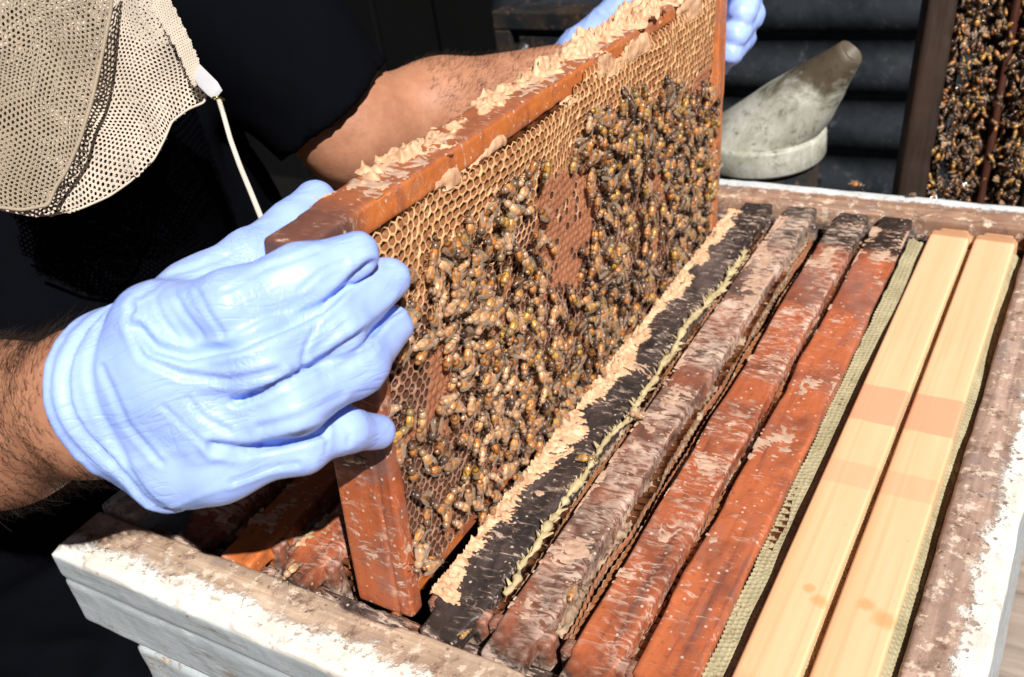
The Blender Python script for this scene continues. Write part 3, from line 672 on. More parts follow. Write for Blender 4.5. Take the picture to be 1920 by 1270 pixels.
def bee_parts(t):
    am, dk, th = TINTS[t]
    jit = lambda c: tuple(max(0, x * random.uniform(.9, 1.1)) for x in c)
    ab = ellm((0, -.0049, .0022), (.00235, .0043, .0022), 10, 10, lambda i, k: jit(tuple(.35 * a + .65 * b for a, b in zip(am, dk)) if i in (5,) else (dk if i in (7, 9, 10) else tuple(a * (1.05 - .05 * i) for a in am))), .35)
    tx = merge(ellm((0, 0, .0024), (.0021, .0022, .0021), 9, 6, lambda i, k: jit(th)), legs())
    hd = ellm((0, .0030, .0020), (.0018, .0010, .0014), 8, 5, lambda i, k: jit(dk if k % 4 == 0 else tuple(.6 * a for a in th)))
    return tx, ab, hd
def wing(sx):
    pr_ = [(.0008, -.0002), (.0030, -.0035), (.0040, -.0070), (.0034, -.0090), (.0020, -.0085), (.0008, -.0045)]
    V = [(sx * (x), y, .0044 - .00015 * (-y / .001) + .0004 * (i % 2)) for i, (x, y) in enumerate(pr_)]; V.append((sx * .0022, -.005, .0042)); n = 6
    return V, [(i, (i + 1) % n, 6) for i in range(n)]
BP = [bee_parts(t) for t in range(5)]; WG = [wing(-1), wing(1)]
proto = []
for t in range(5):
    es = []
    for nm, d in zip(('thorax', 'abdomen', 'head'), BP[t]):
        me = bpy.data.meshes.new(nm); me.from_pydata([tuple(v) for v in d[0]], [], d[1]); me.polygons.foreach_set('use_smooth', [True] * len(me.polygons)); me.materials.append(BEEM)
        a = me.color_attributes.new('col', 'FLOAT_COLOR', 'POINT'); a.data.foreach_set('color', np.array(d[2], dtype=np.float32).ravel()); es.append((nm, me))
    if t == 0:
        WM = []
        for v, f in WG:
            me = bpy.data.meshes.new('wing'); me.from_pydata(v, [], f); me.materials.append(WINGM); WM.append(('wing', me))
    proto.append(es + WM)
def bee(mw, label, group, t):
    e = empty('honey_bee', label, 'bee', group, mw)
    for nm, me in proto[t]:
        o = bpy.data.objects.new(nm, me); COL.objects.link(o); o.parent = e
def bee_stuff(name, mws, ts, label, cat='bees', wingp=1.0):
    Vs, Fs, Cs, Ms = [], [], [], []; b = 0
    for mw, t in zip(mws, ts):
        A = np.array(mw); parts = list(BP[t])
        for v, f, c in parts:
            v = np.array(v); Vs.append(v @ A[:3, :3].T + A[:3, 3]); Cs += c
            for g in f: Fs.append(tuple(i + b for i in g)); Ms.append(0)
            b += len(v)
        for v, f in (WG if random.random() < wingp else ()):
            v = np.array(v); Vs.append(v @ A[:3, :3].T + A[:3, 3]); Cs += [(.5, .5, .5, 1)] * len(v)
            for g in f: Fs.append(tuple(i + b for i in g)); Ms.append(1)
            b += len(v)
    o = mk(name, np.concatenate(Vs), Fs, [BEEM, WINGM], None, True, Ms); vcol(o, Cs); o['kind'] = 'stuff'; o['label'] = label; o['category'] = cat; return o
def orient(p, nrm, head, s=1.0):
    n = Vector(nrm).normalized(); y = Vector(head); y = (y - n * y.dot(n)).normalized(); x = y.cross(n)
    m = Matrix((x, y, n)).transposed().to_4x4(); m = m @ Matrix.Scale(s, 4); m.translation = Vector(p); return m

BR = [(745, 1065), (733, 740), (755, 520), (835, 445), (880, 405), (885, 320), (930, 278), (985, 285), (1000, 340), (1060, 330), (1110, 300),
      (1125, 225), (1178, 165), (1335, 158), (1335, 445), (1200, 605), (1060, 780), (905, 975), (800, 1075)]
EX = [([(715, 645), (825, 635), (860, 700), (850, 765), (800, 800), (720, 760)], 0), ([(755, 865), (885, 900), (915, 1000), (800, 1070), (755, 990)], .07), ([(920, 465), (1000, 465), (1000, 570), (930, 570)], .12),
      ([(1030, 530), (1095, 550), (1095, 660), (1030, 620)], .22), ([(860, 400), (900, 400), (900, 470), (820, 490)], .35), ([(700, 780), (800, 790), (900, 870), (800, 900), (740, 880)], .5), ([(880, 960), (1010, 830), (960, 810), (860, 900)], .35)]
pts = []; cell = {}
rg = np.random.RandomState(17)
for _ in range(60000):
    u = rg.uniform(.026, .456); v = rg.uniform(.03, .214); w_ = .0150
    p = hw(np.array(u), np.array(v), w_); x, y = pix(p)
    x += rg.normal(0, 8); y += rg.normal(0, 8)
    if not inpoly(x, y, BR): continue
    dens = 1.0
    if inpoly(x, y, BROOD): dens = .009
    for po, dd in EX:
        if inpoly(x, y, po): dens = dd
    if x < 900 and y > 780: dens *= .8
    if dens == 1 and vn(np.array([u, v, 0.]), (34, 34, 1), 91, 2) > .30: dens = .10
    if rg.rand() > (1 if dens == 1 else dens * .22): continue
    md = rg.uniform(.0056, .0082) * (1.35 if dens < 1 else 1); k = (int(u / .008), int(v / .008)); ok = True
    for i in (-1, 0, 1):
        for j in (-1, 0, 1):
            for (a, b) in cell.get((k[0] + i, k[1] + j), ()):
                if (a - u) ** 2 + (b - v) ** 2 < md * md: ok = False
    if ok: cell.setdefault(k, []).append((u, v)); pts.append((u, v))
mws = []
for (u, v) in pts:
    lift = .0002 + max(0, rg.normal(.0016, .0017)); ang = rg.uniform(0, 2 * math.pi)
    wv_ = float(wheld(np.array(u), np.array(v))) + lift
    p = hw(np.array(u), np.array(v), wv_); n = Rh @ np.array([1, rg.normal(0, .3), rg.normal(0, .3)]); hd = Rh @ np.array([rg.normal(0, .25), math.cos(ang), math.sin(ang)])
    mws.append(orient(p, n, hd, rg.uniform(.88, 1.10)))
far = [depth(np.array(m_)[:3, 3]) for m_ in mws]; order = np.argsort(far)
def tint(px):   # a warmer or darker mix is only chance
    return int(rg.choice([0, 1, 2, 3, 4], p=[.32, .20, .28, .09, .11]))
NI = 285
ZN = [(lambda x, y: y < 470 and x < 900, 'high on the comb under the orange bar'), (lambda x, y: y < 430, 'high on the comb left of the capped brood'),
      (lambda x, y: x < 850 and y < 565, 'beside the index and middle fingertips'), (lambda x, y: x < 850 and y < 660, 'beside the ring fingertip'),
      (lambda x, y: x < 850 and y < 790, 'at the open cells beside the side bar'), (lambda x, y: x < 830 and y < 900, 'beside the little fingertip'),
      (lambda x, y: y >= 930, 'at the bottom corner of the raised comb'), (lambda x, y: x < 930 and y >= 780, 'above the bare cells low on the comb'),
      (lambda x, y: y >= 780, 'low on the comb near the tan wax ridge'), (lambda x, y: x < 930 and y < 600, 'right of the fingertips, mid comb'),
      (lambda x, y: x < 930, 'left of mid comb'), (lambda x, y: y < 600, 'just below the capped brood'), (lambda x, y: True, 'near the middle of the comb')]
TN = ['amber', 'dark amber', 'pale tan', 'blackish', 'yellowish']
DN = ['right', 'upper right', 'up', 'upper left', 'left', 'lower left', 'down', 'lower right']
for i in order[:NI]:
    A = np.array(mws[i]); x, y = pix(A[:3, 3]); x2, y2 = pix(A[:3, 3] + A[:3, 1] * .004); t = tint(x)
    dn = DN[int(round(math.atan2(-(y2 - y), x2 - x) / (math.pi / 4))) % 8]
    for f_, z_ in ZN:
        if f_(x, y): bee(mws[i], (('small ' if np.linalg.norm(A[:3, 0]) < .95 else 'large ' if np.linalg.norm(A[:3, 0]) > 1.04 else '') + TN[t]) + ' bee heading ' + dn + ', ' + z_, 'bees crowding the raised comb', t); break
rest = list(order[NI:])
bee_stuff('bee_crowd', [mws[i] for i in rest], [int(rg.choice([0, 1, 3, 4], p=[.30, .27, .20, .23])) for i in rest], 'dense crowd of honey bees on the far half of the raised comb')  # darker tints on the far bees stand in for light falloff
print('BEES', len(pts))
# single bees with a place of their own
def lone(p, nrm, head, label, t=0, s=1.0): bee(orient(p, nrm, head, s), label, None, t)
u, v, d = hpx(687, 857, 0); 
pe = ony(687, 857, .008); lone(hw(np.array(.0155), np.array(hpx(687, 857, .005)[1]), .003), Rh @ np.array([0, -1, .1]), Rh @ np.array([1, 0, .1]), 'honey bee on the red side bar right under the little finger', 2)
lone(hw(np.array(.024), np.array(hpx(778, 1058, .018)[1]), .0175), (1, -.4, .2), (0, -.6, -1), 'honey bee hanging at the bottom corner of the raised frame, head towards the camera', 2, 1.1)
lone(hw(np.array(.040), np.array(hpx(818, 1053, .017)[1]), .0165), (1, -.3, .3), (.3, 1, -.3), 'honey bee at the bottom edge of the raised comb, just right of the corner bee', 0)
for px, py, z, lb_, t, s in ((1108, 866, .001, 'yellowish honey bee on the yellow wax ridge', 4, 1), (1078, 1108, -.002, 'honey bee at the near end of the gap beside the streaky red bar', 0, 1), (541, 1082, .002, 'honey bee on a bar end behind the front board', 2, 1),
                             (1187, 782, .003, 'pale honey bee on the wax of the second bar', 2, .9), (1612, 352, .001, 'honey bee walking on the white far rim', 1, 1), (878, 1188, 0, 'small yellow honey bee at the near end of the black bar', 4, .6), (1705, 369, .001, 'small dark bee on the far rim near the leaning frames', 3, .6)):
    lone(onz(px, py, z), (0, 0, 1), (rg.normal(), rg.normal(), 0), lb_, t, s)

# ---------------------------------------------------------------- old frames leaning behind the box
def leaning():
    grp = 'old frames leaning behind the hive'
    base = ony(1700, 420, .565); topp = ony(1768, 0, .62)
    zax = Vector(topp - base).normalized()
    xa = Vector((1, .25, 0)).normalized(); ya = zax.cross(xa).normalized(); xa = ya.cross(zax)
    labs = ['old dark hive frame leaning behind the box, leftmost, its bar bare of bees', 'old dark hive frame in the middle of the leaning row, covered with bees', 'old dark hive frame leaning behind the box, rightmost, cut by the picture edge']
    mats = [OLDW, OLDR, OLDW]; out = []
    for i, off in enumerate((0.0, .056, .096)):
        mw = Matrix((xa, ya, zax)).transposed().to_4x4(); mw.translation = Vector(base) + xa * off - zax * .12 + ya * (.0 if i != 1 else .012)
        e = empty('framed_honeycomb', labs[i], 'hive frame', grp, mw); wd = .0115 if i != 1 else .0035
        board('top_bar', (-wd, 0, -.15), (wd, .012, .40), mats[i], e, .003, .002, .0006, 120 + i)
        board('side_bar', (-.0165, .014, -.14), (.0165, .10, -.131), mats[i], e, .004, .001, .0005, 130 + i)
        board('side_bar', (-.0165, .014, .371), (.0165, .10, .380), mats[i], e, .004, .001, .0005, 133 + i)
        wf = lambda u, v: .020 + .004 * vn(np.stack([u, v, 0 * u], -1), (30, 30, 1), 140 + i, 2)
        for s_ in ((1,) if i == 0 else (1, -1)):
            V, Q, mi = comb_face(umin=-.13, umax=.37, vmin=0, vmax=.07, wfun=wf, typefun=lambda u, v: 0 * u, side=s_, seed=i, dep=.004)
            V = np.stack([V[:, 0], -V[:, 2] + .013, V[:, 1]], -1); o = mk('comb', V, Q, [DIMC, DIMC, CAPB], e, False, mi); o['kind'] = 'stuff'
        boxmesh('midrib', (-.010, .016, -.13), (.010, .085, .37), DIMC, e, 0)
        out.append(mw)
    bm = []; 
    for k in range(3000):
        i = rg.choice([0, 0, 1, 1, 1, 2]); z = rg.uniform(-.10, .36); A = out[i]
        if i == 0: x = rg.uniform(.012, .040); y = .004 + .02 * rg.rand()
        elif i == 1: x = rg.uniform(-.014, .034); y = -.004 + .018 * rg.rand(); 
        else: x = rg.uniform(-.027, -.013); y = -.003 + .016 * rg.rand()
        if abs(x) < .008 and i == 1 and rg.rand() < .6: continue
        p = A @ Vector((x, y, z)); n = A.to_3x3() @ Vector((rg.normal(0, .5), -1, rg.normal(0, .4))); h = A.to_3x3() @ Vector((rg.normal(), rg.normal(0, .3), rg.normal(0, 2.2)))
        bm.append(orient(p, n, h, rg.uniform(.5, .78)))
    bee_stuff('bee_cluster', bm, [int(rg.choice([1, 3, 3, 3, 4])) for _ in bm], 'clusters of bees, tinted dark for dim light, between the leaning old frames', 'bees', .25)  # mostly dark tints: the dim far light is put into the bees
leaning()

# ---------------------------------------------------------------- gloved right hand
def tip(px, py, w_): u, v, d = hpx(px, py, w_); return (px, py, d)
pw = lambda t, r: (at(*t), r)
W0 = at(186, 752, .410); W1 = at(330, 705, .379); AX = (W1 - W0) / np.linalg.norm(W1 - W0)
IDX = [pw((290, 612, .379), .0145), pw((435, 578, .362), .0130), pw((565, 522, .372), .0118), pw(tip(668, 476, .0235), .0086)]
MID = [pw((345, 700, .374), .0140), pw((492, 668, .361), .0124), pw((622, 610, .377), .0112), pw(tip(728, 522, .0235), .0088)]
RNG = [pw((390, 782, .376), .0135), pw((548, 752, .371), .0122), pw((668, 686, .389), .0110), pw(tip(736, 612, .0235), .0086)]
PNK = [pw((415, 868, .384), .0120), pw((565, 838, .388), .0096), pw((645, 806, .401), .0086), pw(tip(708, 810, .0225), .0076)]
THM = [pw((235, 670, .402), .0150), pw((370, 560, .400), .0150), pw((470, 490, .412), .0125), pw((545, 425, .432), .0105), pw((592, 380, .446), .0098)]
FING = [IDX, MID, RNG, PNK]
def glove_fn(P):
    Wc = W0 + AX * .012
    d = None
    for f_ in FING:
        k = cap(P, Wc + AX * .008, f_[0][0], .0235, .0150); d = k if d is None else smin(d, k, .012)
    d = smin(d, cap(P, Wc, W1, .026, .024), .01)
    heel = at(330, 860, .392); d = smin(d, cap(P, at(262, 800, .40), heel, .021, .021), .012)
    d = smin(d, chain(P, THM[:3], .006), .014)
    d = smin(d, chain(P, THM[2:], .004), .004)
    fs = None
    for f_ in FING:
        c = chain(P, f_, .006); fs = c if fs is None else smin(fs, c, .0022)
    d = smin(d, fs, .008)
    # cuff: flared sleeve over the wrist
    s = (P - W0) @ AX; q_ = P - W0 - s[..., None] * AX; rr = np.linalg.norm(q_, axis=-1)
    cuff = np.maximum(rr - (.0312 + .06 * np.clip(-s + .030, -.01, .012)), np.abs(s - .026) - .007)
    rim_ = np.hypot(rr - .0318, s - .0200) - .0019
    d = smin(d, smin(cuff, rim_, .002), .006)
    d = np.where(s < .0165, np.maximum(d, .002), d)
    return d
def build_glove(name, fn, pts_, parent, h, wr, ax, seed):
    A = np.array(pts_); lo = A.min(0) - .036; hi = A.max(0) + .036
    V, Q = nets(fn, lo, hi, h); Nn = vnormals(V, Q)
    return V, Q, Nn
allp = [W0] + [p for f_ in FING + [THM] for p, r_ in f_]
V, Q, Nn = build_glove('glove', glove_fn, allp, None, .0013, W0, AX, 1)
# wrinkles of the thin glove: long folds towards the fingers, short ones across the joints
FD = at(620, 600, .38) - at(340, 700, .375); FD /= np.linalg.norm(FD); CV = np.cross(Nn, FD)
s = (V - W0) @ AX; side_ = V @ np.cross(FD, CR[2]); al = V @ FD
wq = np.stack([al, side_, V @ CR[2]], -1); wq = wq + .006 * np.stack([vn(wq, (40, 40, 40), 1), vn(wq, (40, 40, 40), 2), 0 * al], -1)
r1 = 1 - np.abs(vn(wq, (16, 110, 40), 3, 2)); r2 = 1 - np.abs(vn(wq, (70, 60, 50), 7)); r3 = vn(wq, (35, 240, 60), 9)
msk = np.clip(vn(V, (28, 28, 28), 12) + .55, 0, 1)
disp = .0007 * (r1 ** 4 - .3) * msk + .0003 * (r2 ** 6) * np.clip(vn(V, (35, 35, 35), 15) + .2, 0, 1) + .00022 * r3
# deep folds beside the cuff
for s0, dd, wd_, ph in ((.0320, .0026, .0022, 1), (.0385, .0012, .0020, 2), (.0265, .0007, .0016, 3)):
    sw = s - s0 - .0035 * vn(V, (22, 22, 22), 20 + ph); disp -= dd * np.exp(-(sw / wd_) ** 2)
    disp += dd * .5 * np.exp(-((sw + wd_ * 1.7) / wd_) ** 2)
# wrinkles across finger joints
for f_ in FING + [THM]:
    for (p, r_) in f_[1:-1]:
        dj = np.linalg.norm(V - p, axis=1); g = np.exp(-(dj / .016) ** 2); disp += g * .0004 * ((1 - np.abs(vn(wq, (150, 70, 60), 31))) ** 3 - .25)
# the folds that pull from the finger gaps over the back of the hand
def near_line(xy, pl):
    d = np.full(len(xy), 1e9); pl = np.array(pl, float)
    for a, b in zip(pl, pl[1:]):
        t = np.clip(((xy - a) @ (b - a)) / ((b - a) @ (b - a)), 0, 1); d = np.minimum(d, np.linalg.norm(xy - a - t[:, None] * (b - a), axis=1))
    return d
face = np.clip(Nn @ CR[2] * 2, 0, 1); xy = pix(V); xy = xy + 5 * np.stack([vn(V, (60, 60, 60), 41), vn(V, (60, 60, 60), 42)], -1)
for dp_, wd_, pl in ((.0030, 9, [(695, 500), (640, 545), (600, 577), (525, 617), (430, 650), (350, 668), (290, 652), (258, 615)]), (.0026, 8, [(750, 578), (700, 615), (672, 634), (620, 668), (560, 700), (500, 730), (440, 752)]),
                     (.0026, 9, [(600, 808), (520, 830), (446, 842), (400, 838)]), (.0010, 4, [(560, 700), (572, 655), (598, 596), (612, 560)]), (.0010, 5, [(347, 745), (380, 785), (431, 811)]), (.0009, 4, [(545, 690), (600, 650), (660, 600)]),
                     (.0014, 7, [(245, 575), (240, 610), (268, 668), (335, 702), (430, 712), (520, 695)]), (.0007, 5, [(285, 540), (300, 590), (335, 640)]), (.0007, 5, [(325, 545), (345, 585), (380, 632)]), (.0007, 5, [(370, 545), (392, 590), (420, 630)]),
                     (.0008, 5, [(420, 545), (500, 500), (600, 470)]), (.0007, 4, [(560, 545), (600, 510), (650, 490)]), (.0008, 6, [(190, 690), (240, 800), (300, 870)]), (.0007, 6, [(480, 800), (560, 780), (640, 740)]), (.0008, 5, [(560, 870), (500, 880), (430, 905)]),
                     (.0006, 4, [(640, 790), (655, 815), (650, 835)]), (.0006, 4, [(600, 800), (612, 825), (610, 842)]), (.0007, 5, [(440, 655), (520, 640), (590, 600)]), (.0006, 5, [(300, 760), (380, 830), (460, 860)]), (.0008, 5, [(250, 560), (330, 510), (430, 480)])):
    dl = near_line(xy, pl); disp += face * dp_ * (.45 * np.exp(-((dl - wd_ * 1.9) / wd_) ** 2) - np.exp(-(dl / wd_) ** 2))
V = V + Nn * disp[:, None]
for _ in range(1):
    nb_ = np.zeros_like(V); ct = np.zeros(len(V))
    for k in range(4): np.add.at(nb_, Q[:, k], V[Q[:, (k + 1) % 4]] + V[Q[:, (k + 3) % 4]]); np.add.at(ct, Q[:, k], 2)
    V = V * .5 + nb_ / ct[:, None] * .5
per = empty('person', 'beekeeper in a black T-shirt and blue gloves holding up a hive frame with both hands', 'person')
gl = mk('glove', V, Q, GLOVE, per); attr(gl, 'along', V @ FD + .012 * vn(V, (30, 30, 30), 61)); attr(gl, 'across', V @ np.cross(FD, CR[2]) + .006 * vn(V, (35, 35, 35), 62)); gl['label'] = 'blue glove of the right hand, fingers spread over the near end of the raised frame'

# left hand at the far end
A0 = at(1085, 132, .835); A1 = at(1190, 62, .815)
L_P = [at(1250, -40, .80), at(1290, -10, .80), at(1300, 40, .80), at(1290, 85, .80)]
LF = [[(at(1240, -60, .80), .0125), (at(1350, -60, .790), .0118), (at(1405, -20, .775), .0112), (at(1392, 26, .765), .0105)],
      [(at(1260, -20, .81), .0125), (at(1370, -20, .80), .0118), (at(1402, 28, .780), .0118), (at(1378, 66, .768), .0108)],
      [(at(1270, 20, .82), .0120), (at(1360, 30, .81), .0112), (at(1388, 70, .785), .0112), (at(1368, 100, .772), .0098)],
      [(at(1280, 50, .84), .0110), (at(1340, 70, .83), .010), (at(1362, 100, .80), .0098), (at(1350, 122, .785), .0085)]]
LT = [(at(1135, 105, .825), .015), (at(1185, 52, .80), .0135), (at(1235, 0, .775), .0115), (at(1275, -35, .755), .0095)]
AXL = (A1 - A0) / np.linalg.norm(A1 - A0)
def glove2(P):
    d = None
    for f_ in LF:
        k = cap(P, A0 + AXL * .01, f_[0][0], .026, .016); d = k if d is None else smin(d, k, .012)
    d = smin(d, chain(P, LT, .005), .008); fs = None
    for f_ in LF: c = chain(P, f_, .004); fs = c if fs is None else smin(fs, c, .0012)
    d = smin(d, fs, .006); s_ = (P - A0) @ AXL; return np.where(s_ < -.010, np.maximum(d, .002), d)
V2, Q2, N2 = build_glove('glove', glove2, [A0] + [p for f_ in LF + [LT] for p, _ in f_], None, .002, A0, AXL, 2)
V2 = V2 + N2 * (.0009 * (1 - np.abs(vn(V2, (90, 90, 90), 5, 2))) ** 4)[:, None]
g2 = mk('glove', V2, Q2, GLOVE, per); g2['label'] = 'blue glove of the left hand, behind the far end of the raised frame'

# body: one continuous skin figure, clothes over it
EL = at(662, 250, .735); SHL = at(190, -260, .64); WRL = at(1100, 132, .835)
A_W = W0 + AX * .012; A_F = at(0, 797, .452); ELR = np.array([-.36, -.075, .115]); SHR = np.array([-.47, -.10, .36])
TC = np.array([-.48, .13, .0]); HIP = np.array([-.50, .13, -.22]); CH = np.array([-.48, .11, .28]); NK = np.array([-.46, .10, .45]); HD = np.array([-.42, .10, .58])
def body_fn(P, g=0.0, arms=True, head=True):
    d = ell(P, CH, (.105 + g, .185 + g, .19 + g)); d = smin(d, ell(P, TC, (.115 + g, .19 + g, .25 + g)), .06); d = smin(d, ell(P, HIP, (.115 + g, .17 + g, .15 + g)), .05)
    for sh in (SHL, SHR): d = smin(d, cap(P, CH + (0, 0, .09), sh, .07 + g, .056 + g), .04)
    if head:
        d = smin(d, cap(P, NK - (0, 0, .06), NK + (.01, 0, .05), .055), .03)
        hd = ell(P, HD, (.092, .072, .115)); hd = smin(hd, ell(P, HD + (.03, 0, -.05), (.058, .052, .06)), .03)
        hd = smin(hd, cap(P, HD + (.085, 0, .015), HD + (.108, 0, -.018), .008, .013), .012)
        for sy in (-1, 1):
            hd = smin(hd, ell(P, HD + (-.005, sy * .074, -.005), (.018, .008, .03)), .006)
            hd = -smin(-hd, ell(P, HD + (.088, sy * .03, .018), (.012, .014, .009)), .008)
            hd = smin(hd, ell(P, HD + (.077, sy * .03, .018), (.011, .012, .011)), .002)
        hd = -smin(-hd, ell(P, HD + (.096, 0, -.05), (.012, .024, .0025)), .004)
        d = smin(d, hd, .02)
    return d
def arms_fn(P):
    a = chain(P, [(SHL, .052), (EL + (SHL - EL) * .3, .042), (EL, .0365), (EL + (WRL - EL) * .35, .0350), (WRL, .0245)], .02)
    b = chain(P, [(SHR, .052), (ELR, .043), (ELR + (A_F - ELR) * .5, .040), (A_F, .0335), (A_W - AX * .010, .0270), (A_W + AX * .012, .0240)], .02)
    return a, b
def full_body(P):
    a, b = arms_fn(P); return smin(smin(body_fn(P), a, .03), b, .03)
# one grid for the figure; the forearms need finer steps, so vertices are projected on the true surface
Vb, Qb = nets(full_body, (-.68, -.24, -.42), (-.13, .58, .74), .0062)
for _ in range(2):
    e_ = 5e-4; f0 = full_body(Vb); G = np.stack([full_body(Vb + e_ * np.eye(3)[i]) - f0 for i in range(3)], -1) / e_
    Vb = Vb - (np.clip(f0, -.004, .004) / np.maximum((G * G).sum(1), .25))[:, None] * G
bod = mk('body', Vb, Qb, SKIN, per)
ss = bod.modifiers.new('sub', 'SUBSURF'); ss.levels = 1; ss.render_levels = 1
# T-shirt
SC = EL + (SHL - EL) * .10; SD = (EL - SHL) / np.linalg.norm(EL - SHL); SD2 = (ELR - SHR) / np.linalg.norm(ELR - SHR)
def shirt_fn(P):
    d = body_fn(P, .012, head=False)
    a, b = arms_fn(P); a = smin(a - .011, cap(P, SHL, SC, .066, .053), .01); b = smin(b - .011, cap(P, SHR, SHR + (ELR - SHR) * .6, .066, .056), .01)
    sl = np.maximum(a, (P - SC) @ SD - .004)
    sr = np.maximum(b, (P - SHR - (ELR - SHR) * .7) @ SD2)
    d = smin(smin(d, sl, .03), sr, .03)
    d = np.maximum(d, -(P[..., 2] + .30)); d = np.maximum(d, -cap(P, NK - (0, 0, .04), NK + (.02, 0, .2), .066))
    return d + .004 * (1 - np.abs(vn(P, (13, 13, 9), 55, 2))) ** 3 * 1.3
Vs_, Qs_ = nets(shirt_fn, (-.70, -.26, -.34), (-.20, .50, .50), .0055)
mk('tshirt', Vs_, Qs_, SHIRT, per)
def trou(P):
    d = ell(P, HIP + (0, 0, -.03), (.135, .19, .16))
    for sy in (-1, 1): d = smin(d, cap(P, HIP + (0, sy * .09, -.08), np.array([-.52, .13 + sy * .11, -.79]), .092, .055), .03)
    return d
Vt, Qt = nets(trou, (-.72, -.14, -.88), (-.34, .42, -.05), .014); mk('trousers', Vt, Qt, DENIM, per)
# arm hair
def hairs(a, b, n, side_r, seed, ln=.013, wrad=None):
    rg_ = np.random.RandomState(seed); P = []; ab = b - a; L = np.linalg.norm(ab); t_ = ab / L
    ctr = (Vb - a) @ t_; rad = np.linalg.norm(Vb - a - ctr[:, None] * t_, axis=1); sel = np.where((ctr > 0) & (ctr < L) & (rad < side_r))[0]
    Nb = vnormals(Vb, Qb); pick = rg_.choice(sel, n); V = []; Fq = []
    tris = None
    for i in pick:
        p = Vb[i] + rg_.normal(0, .003, 3); p = p - Nb[i] * ((p - Vb[i]) @ Nb[i]); nn = Nb[i]
        d = t_ * rg_.uniform(.3, 1) + np.cross(nn, t_) * rg_.normal(.35, .45) + nn * rg_.uniform(.25, .6); d /= np.linalg.norm(d)
        s_ = np.cross(d, CAM - p); s_ /= np.linalg.norm(s_) + 1e-9; l_ = ln * rg_.uniform(.5, 1.2); w0_ = .00008
        cu_ = np.cross(nn, t_) * rg_.normal(0, .3) * l_ - nn * .12 * l_
        b_ = len(V); q1 = p + d * l_ * .5; q2 = p + d * l_ + cu_; up_ = np.cross(s_, d) * w0_
        for c_, w_ in ((p - nn * .0005, 1), (q1, .8), (q2, .25)): V += [c_ - s_ * w0_ * w_, c_ + s_ * w0_ * w_, c_ + up_ * w_]
        for r_ in (0, 3):
            for k in range(3): Fq.append((b_ + r_ + k, b_ + r_ + (k + 1) % 3, b_ + r_ + 3 + (k + 1) % 3, b_ + r_ + 3 + k))
    o = mk('arm_hair', V, Fq, HAIRM, bod); o['kind'] = 'stuff'
hairs(at(-180, 850, .49), at(215, 745, .405), 5200, .06, 1, .012); hairs(EL + (WRL - EL) * .25, WRL, 3000, .055, 2, .009)

# ---------------------------------------------------------------- bee veil
def net_layer(name, poly, d0, pitch, mat, parent, seed, rot=0., und=.010, hole=.60, dfun=None):
    po = np.array(poly, float); x0, y0 = po.min(0) - 30; x1, y1 = po.max(0) + 30; c0 = (po.min(0) + po.max(0)) / 2
    R_ = max(x1 - x0, y1 - y0); rh = pitch * .866; n = int(R_ / pitch) + 2
    I, J = np.meshgrid(np.arange(-n, n), np.arange(-n, n), indexing='ij'); gx = (pitch * (I + .5 * (J % 2))).ravel(); gy = (rh * J).ravel()
    a = np.arange(6) * math.pi / 3 + math.pi / 6; rad = pitch / math.sqrt(3); O = np.stack([gx[:, None] + rad * np.cos(a), gy[:, None] + rad * np.sin(a)], -1)
    c, s_ = math.cos(rot), math.sin(rot); O = np.stack([O[..., 0] * c - O[..., 1] * s_, O[..., 0] * s_ + O[..., 1] * c], -1)
    z = 0 * O[..., :1]; Wp = np.stack([vn(np.concatenate([O, z], -1), (.010, .012, 1), seed), vn(np.concatenate([O, z], -1), (.012, .010, 1), seed + 1)], -1) * 20
    O = O + Wp + c0; C = O.mean(1); keep = inpoly(C[:, 0], C[:, 1], poly); O = O[keep]; C = C[keep]
    Iq = C[:, None] + (O - C[:, None]) * hole
    A = np.concatenate([O, Iq], 1)                     # n,12,2
    d = d0 + und * vn(np.concatenate([A, 0 * A[..., :1]], -1), (.011, .006, 1), seed + 3, 2)
    if dfun is not None: d = d + dfun(A[..., 0], A[..., 1])
    rx = (A[..., 0] - 960) / F; ry = -(A[..., 1] - 635) / F
    W_ = CAM + (rx[..., None] * CR[0] + ry[..., None] * CR[1] - CR[2]) * d[..., None]
    V = W_.reshape(-1, 3); b = np.arange(len(C)) * 12
    Fq = np.concatenate([np.stack([b + k, b + (k + 1) % 6, b + 6 + (k + 1) % 6, b + 6 + k], -1) for k in range(6)])
    o = mk(name, V, Fq, mat, parent); o['kind'] = 'stuff'
    so = o.modifiers.new('s', 'SOLIDIFY'); so.thickness = .0004; return o
ve = empty('bee_veil', 'cream netting bee veil hanging at the chest, drawn together by a cord', 'veil')
PB = [(150, -40), (302, -40), (322, 12), (348, 62), (368, 110), (388, 160), (384, 192), (352, 205), (322, 228), (308, 262), (288, 300), (245, 340), (205, 368), (150, 392), (100, 402), (60, 405), (0, 392), (-30, 385), (-30, -40)]
PA = [(-30, -40), (212, -40), (208, 20), (192, 100), (172, 190), (150, 262), (126, 318), (104, 352), (90, 385), (40, 394), (-30, 385)]
PD = [(172, 172), (186, 150), (214, 158), (238, 146), (262, 172), (290, 178), (262, 192), (232, 214), (204, 202), (160, 232), (140, 238), (160, 200)]
PE = [(-30, 120), (10, 150), (55, 172), (70, 215), (72, 300), (40, 392), (-30, 385)]
net_layer('netting', PB, .520, 8.8, NET_L, ve, 1, .25, .010)
net_layer('netting', [(p[0] - 6, p[1] - 5) for p in PB], .562, 8.2, NET_L, ve, 5, .9, .012, .70)
net_layer('netting', PA, .501, 9.2, NET_D, ve, 9, -.35, .006)
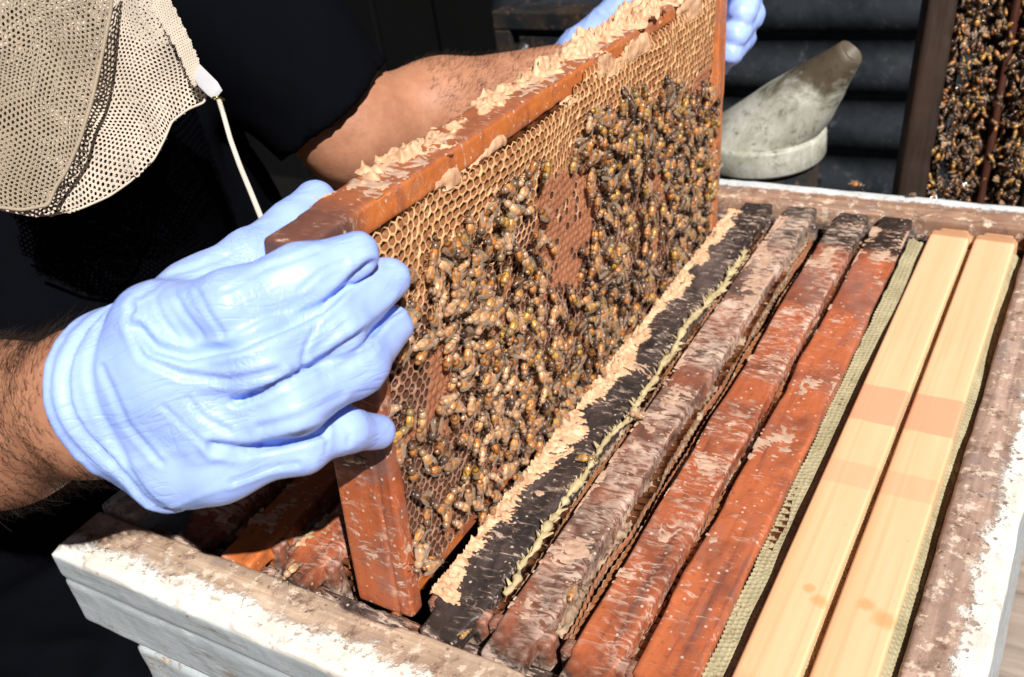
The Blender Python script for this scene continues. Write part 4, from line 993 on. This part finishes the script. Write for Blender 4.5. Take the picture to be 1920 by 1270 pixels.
net_layer('netting', PD, .5455, 6.0, NET_L, ve, 14, .5, .004, .45); net_layer('netting', PE, .514, 6.6, NET_D, ve, 18, .2, .004, .5)
net_layer('netting', [(300, -40), (335, 30), (372, 110), (388, 165), (360, 160), (330, 90), (285, 20), (255, -40)], .512, 5.2, NET_L, ve, 22, .3, .003, .4)
def pxl(pts_, n=60):
    P = np.array(pts_, float); t = np.linspace(0, len(P) - 1, n); i = np.arange(len(P)); Pi = np.stack([np.interp(t, i, P[:, k]) for k in range(3)], -1)
    for _ in range(2): Pi[1:-1] = (Pi[:-2] + 2 * Pi[1:-1] + Pi[2:]) / 4
    return np.array([at(*p) for p in Pi])
tube('hem', pxl([(p[0], p[1], .516) for p in PB[1:18]], 120), .0007, NET_L, ve, 6)
tube('hem', pxl([(p[0], p[1], .499) for p in PA[1:11]], 90), .0010, NET_D, ve, 6)
# twill tab, eyelet, cord
rings = []
for (x, y, hw_, d_) in ((342, 84, 7, .514), (352, 106, 9, .513), (366, 130, 13, .511), (382, 150, 16, .509), (398, 166, 16, .507), (410, 179, 12, .506)):
    dx, dy = .62, -.78; a = np.arange(14) * 2 * math.pi / 14
    c = at(x, y, d_); e1 = (at(x + dx * 10, y + dy * 10, d_) - c) / np.linalg.norm(at(x + dx * 10, y + dy * 10, d_) - c)
    rings.append(c + np.cos(a)[:, None] * e1 * hw_ * d_ / F + np.sin(a)[:, None] * CR[2] * .0005)
Vv, Fv = loft(rings); Fv += [tuple(range(14))[::-1], tuple(range(70, 84))]; TAB = mk('twill_tab', Vv, Fv, TWILL, ve)
ec = at(409, 186, .503); a = np.linspace(0, 2 * math.pi, 25); tube('eyelet', ec + np.stack([.0026 * np.cos(a), 0 * a, .0040 * np.sin(a)], -1) @ CR * 1.0, .0005, BRASS, TAB, 8)
CR_ = pxl([(409, 183, .501), (418, 212, .503), (432, 262, .495), (450, 312, .483), (470, 360, .468), (487, 402, .455), (503, 442, .438)], 70)
ts_ = np.linspace(0, 69, 560); cp = np.stack([np.interp(ts_, np.arange(70), CR_[:, k]) for k in range(3)], -1)
tube('cord', cp, .00128 + .00012 * np.sin(ts_ * 6.2), CORD, ve, 8)
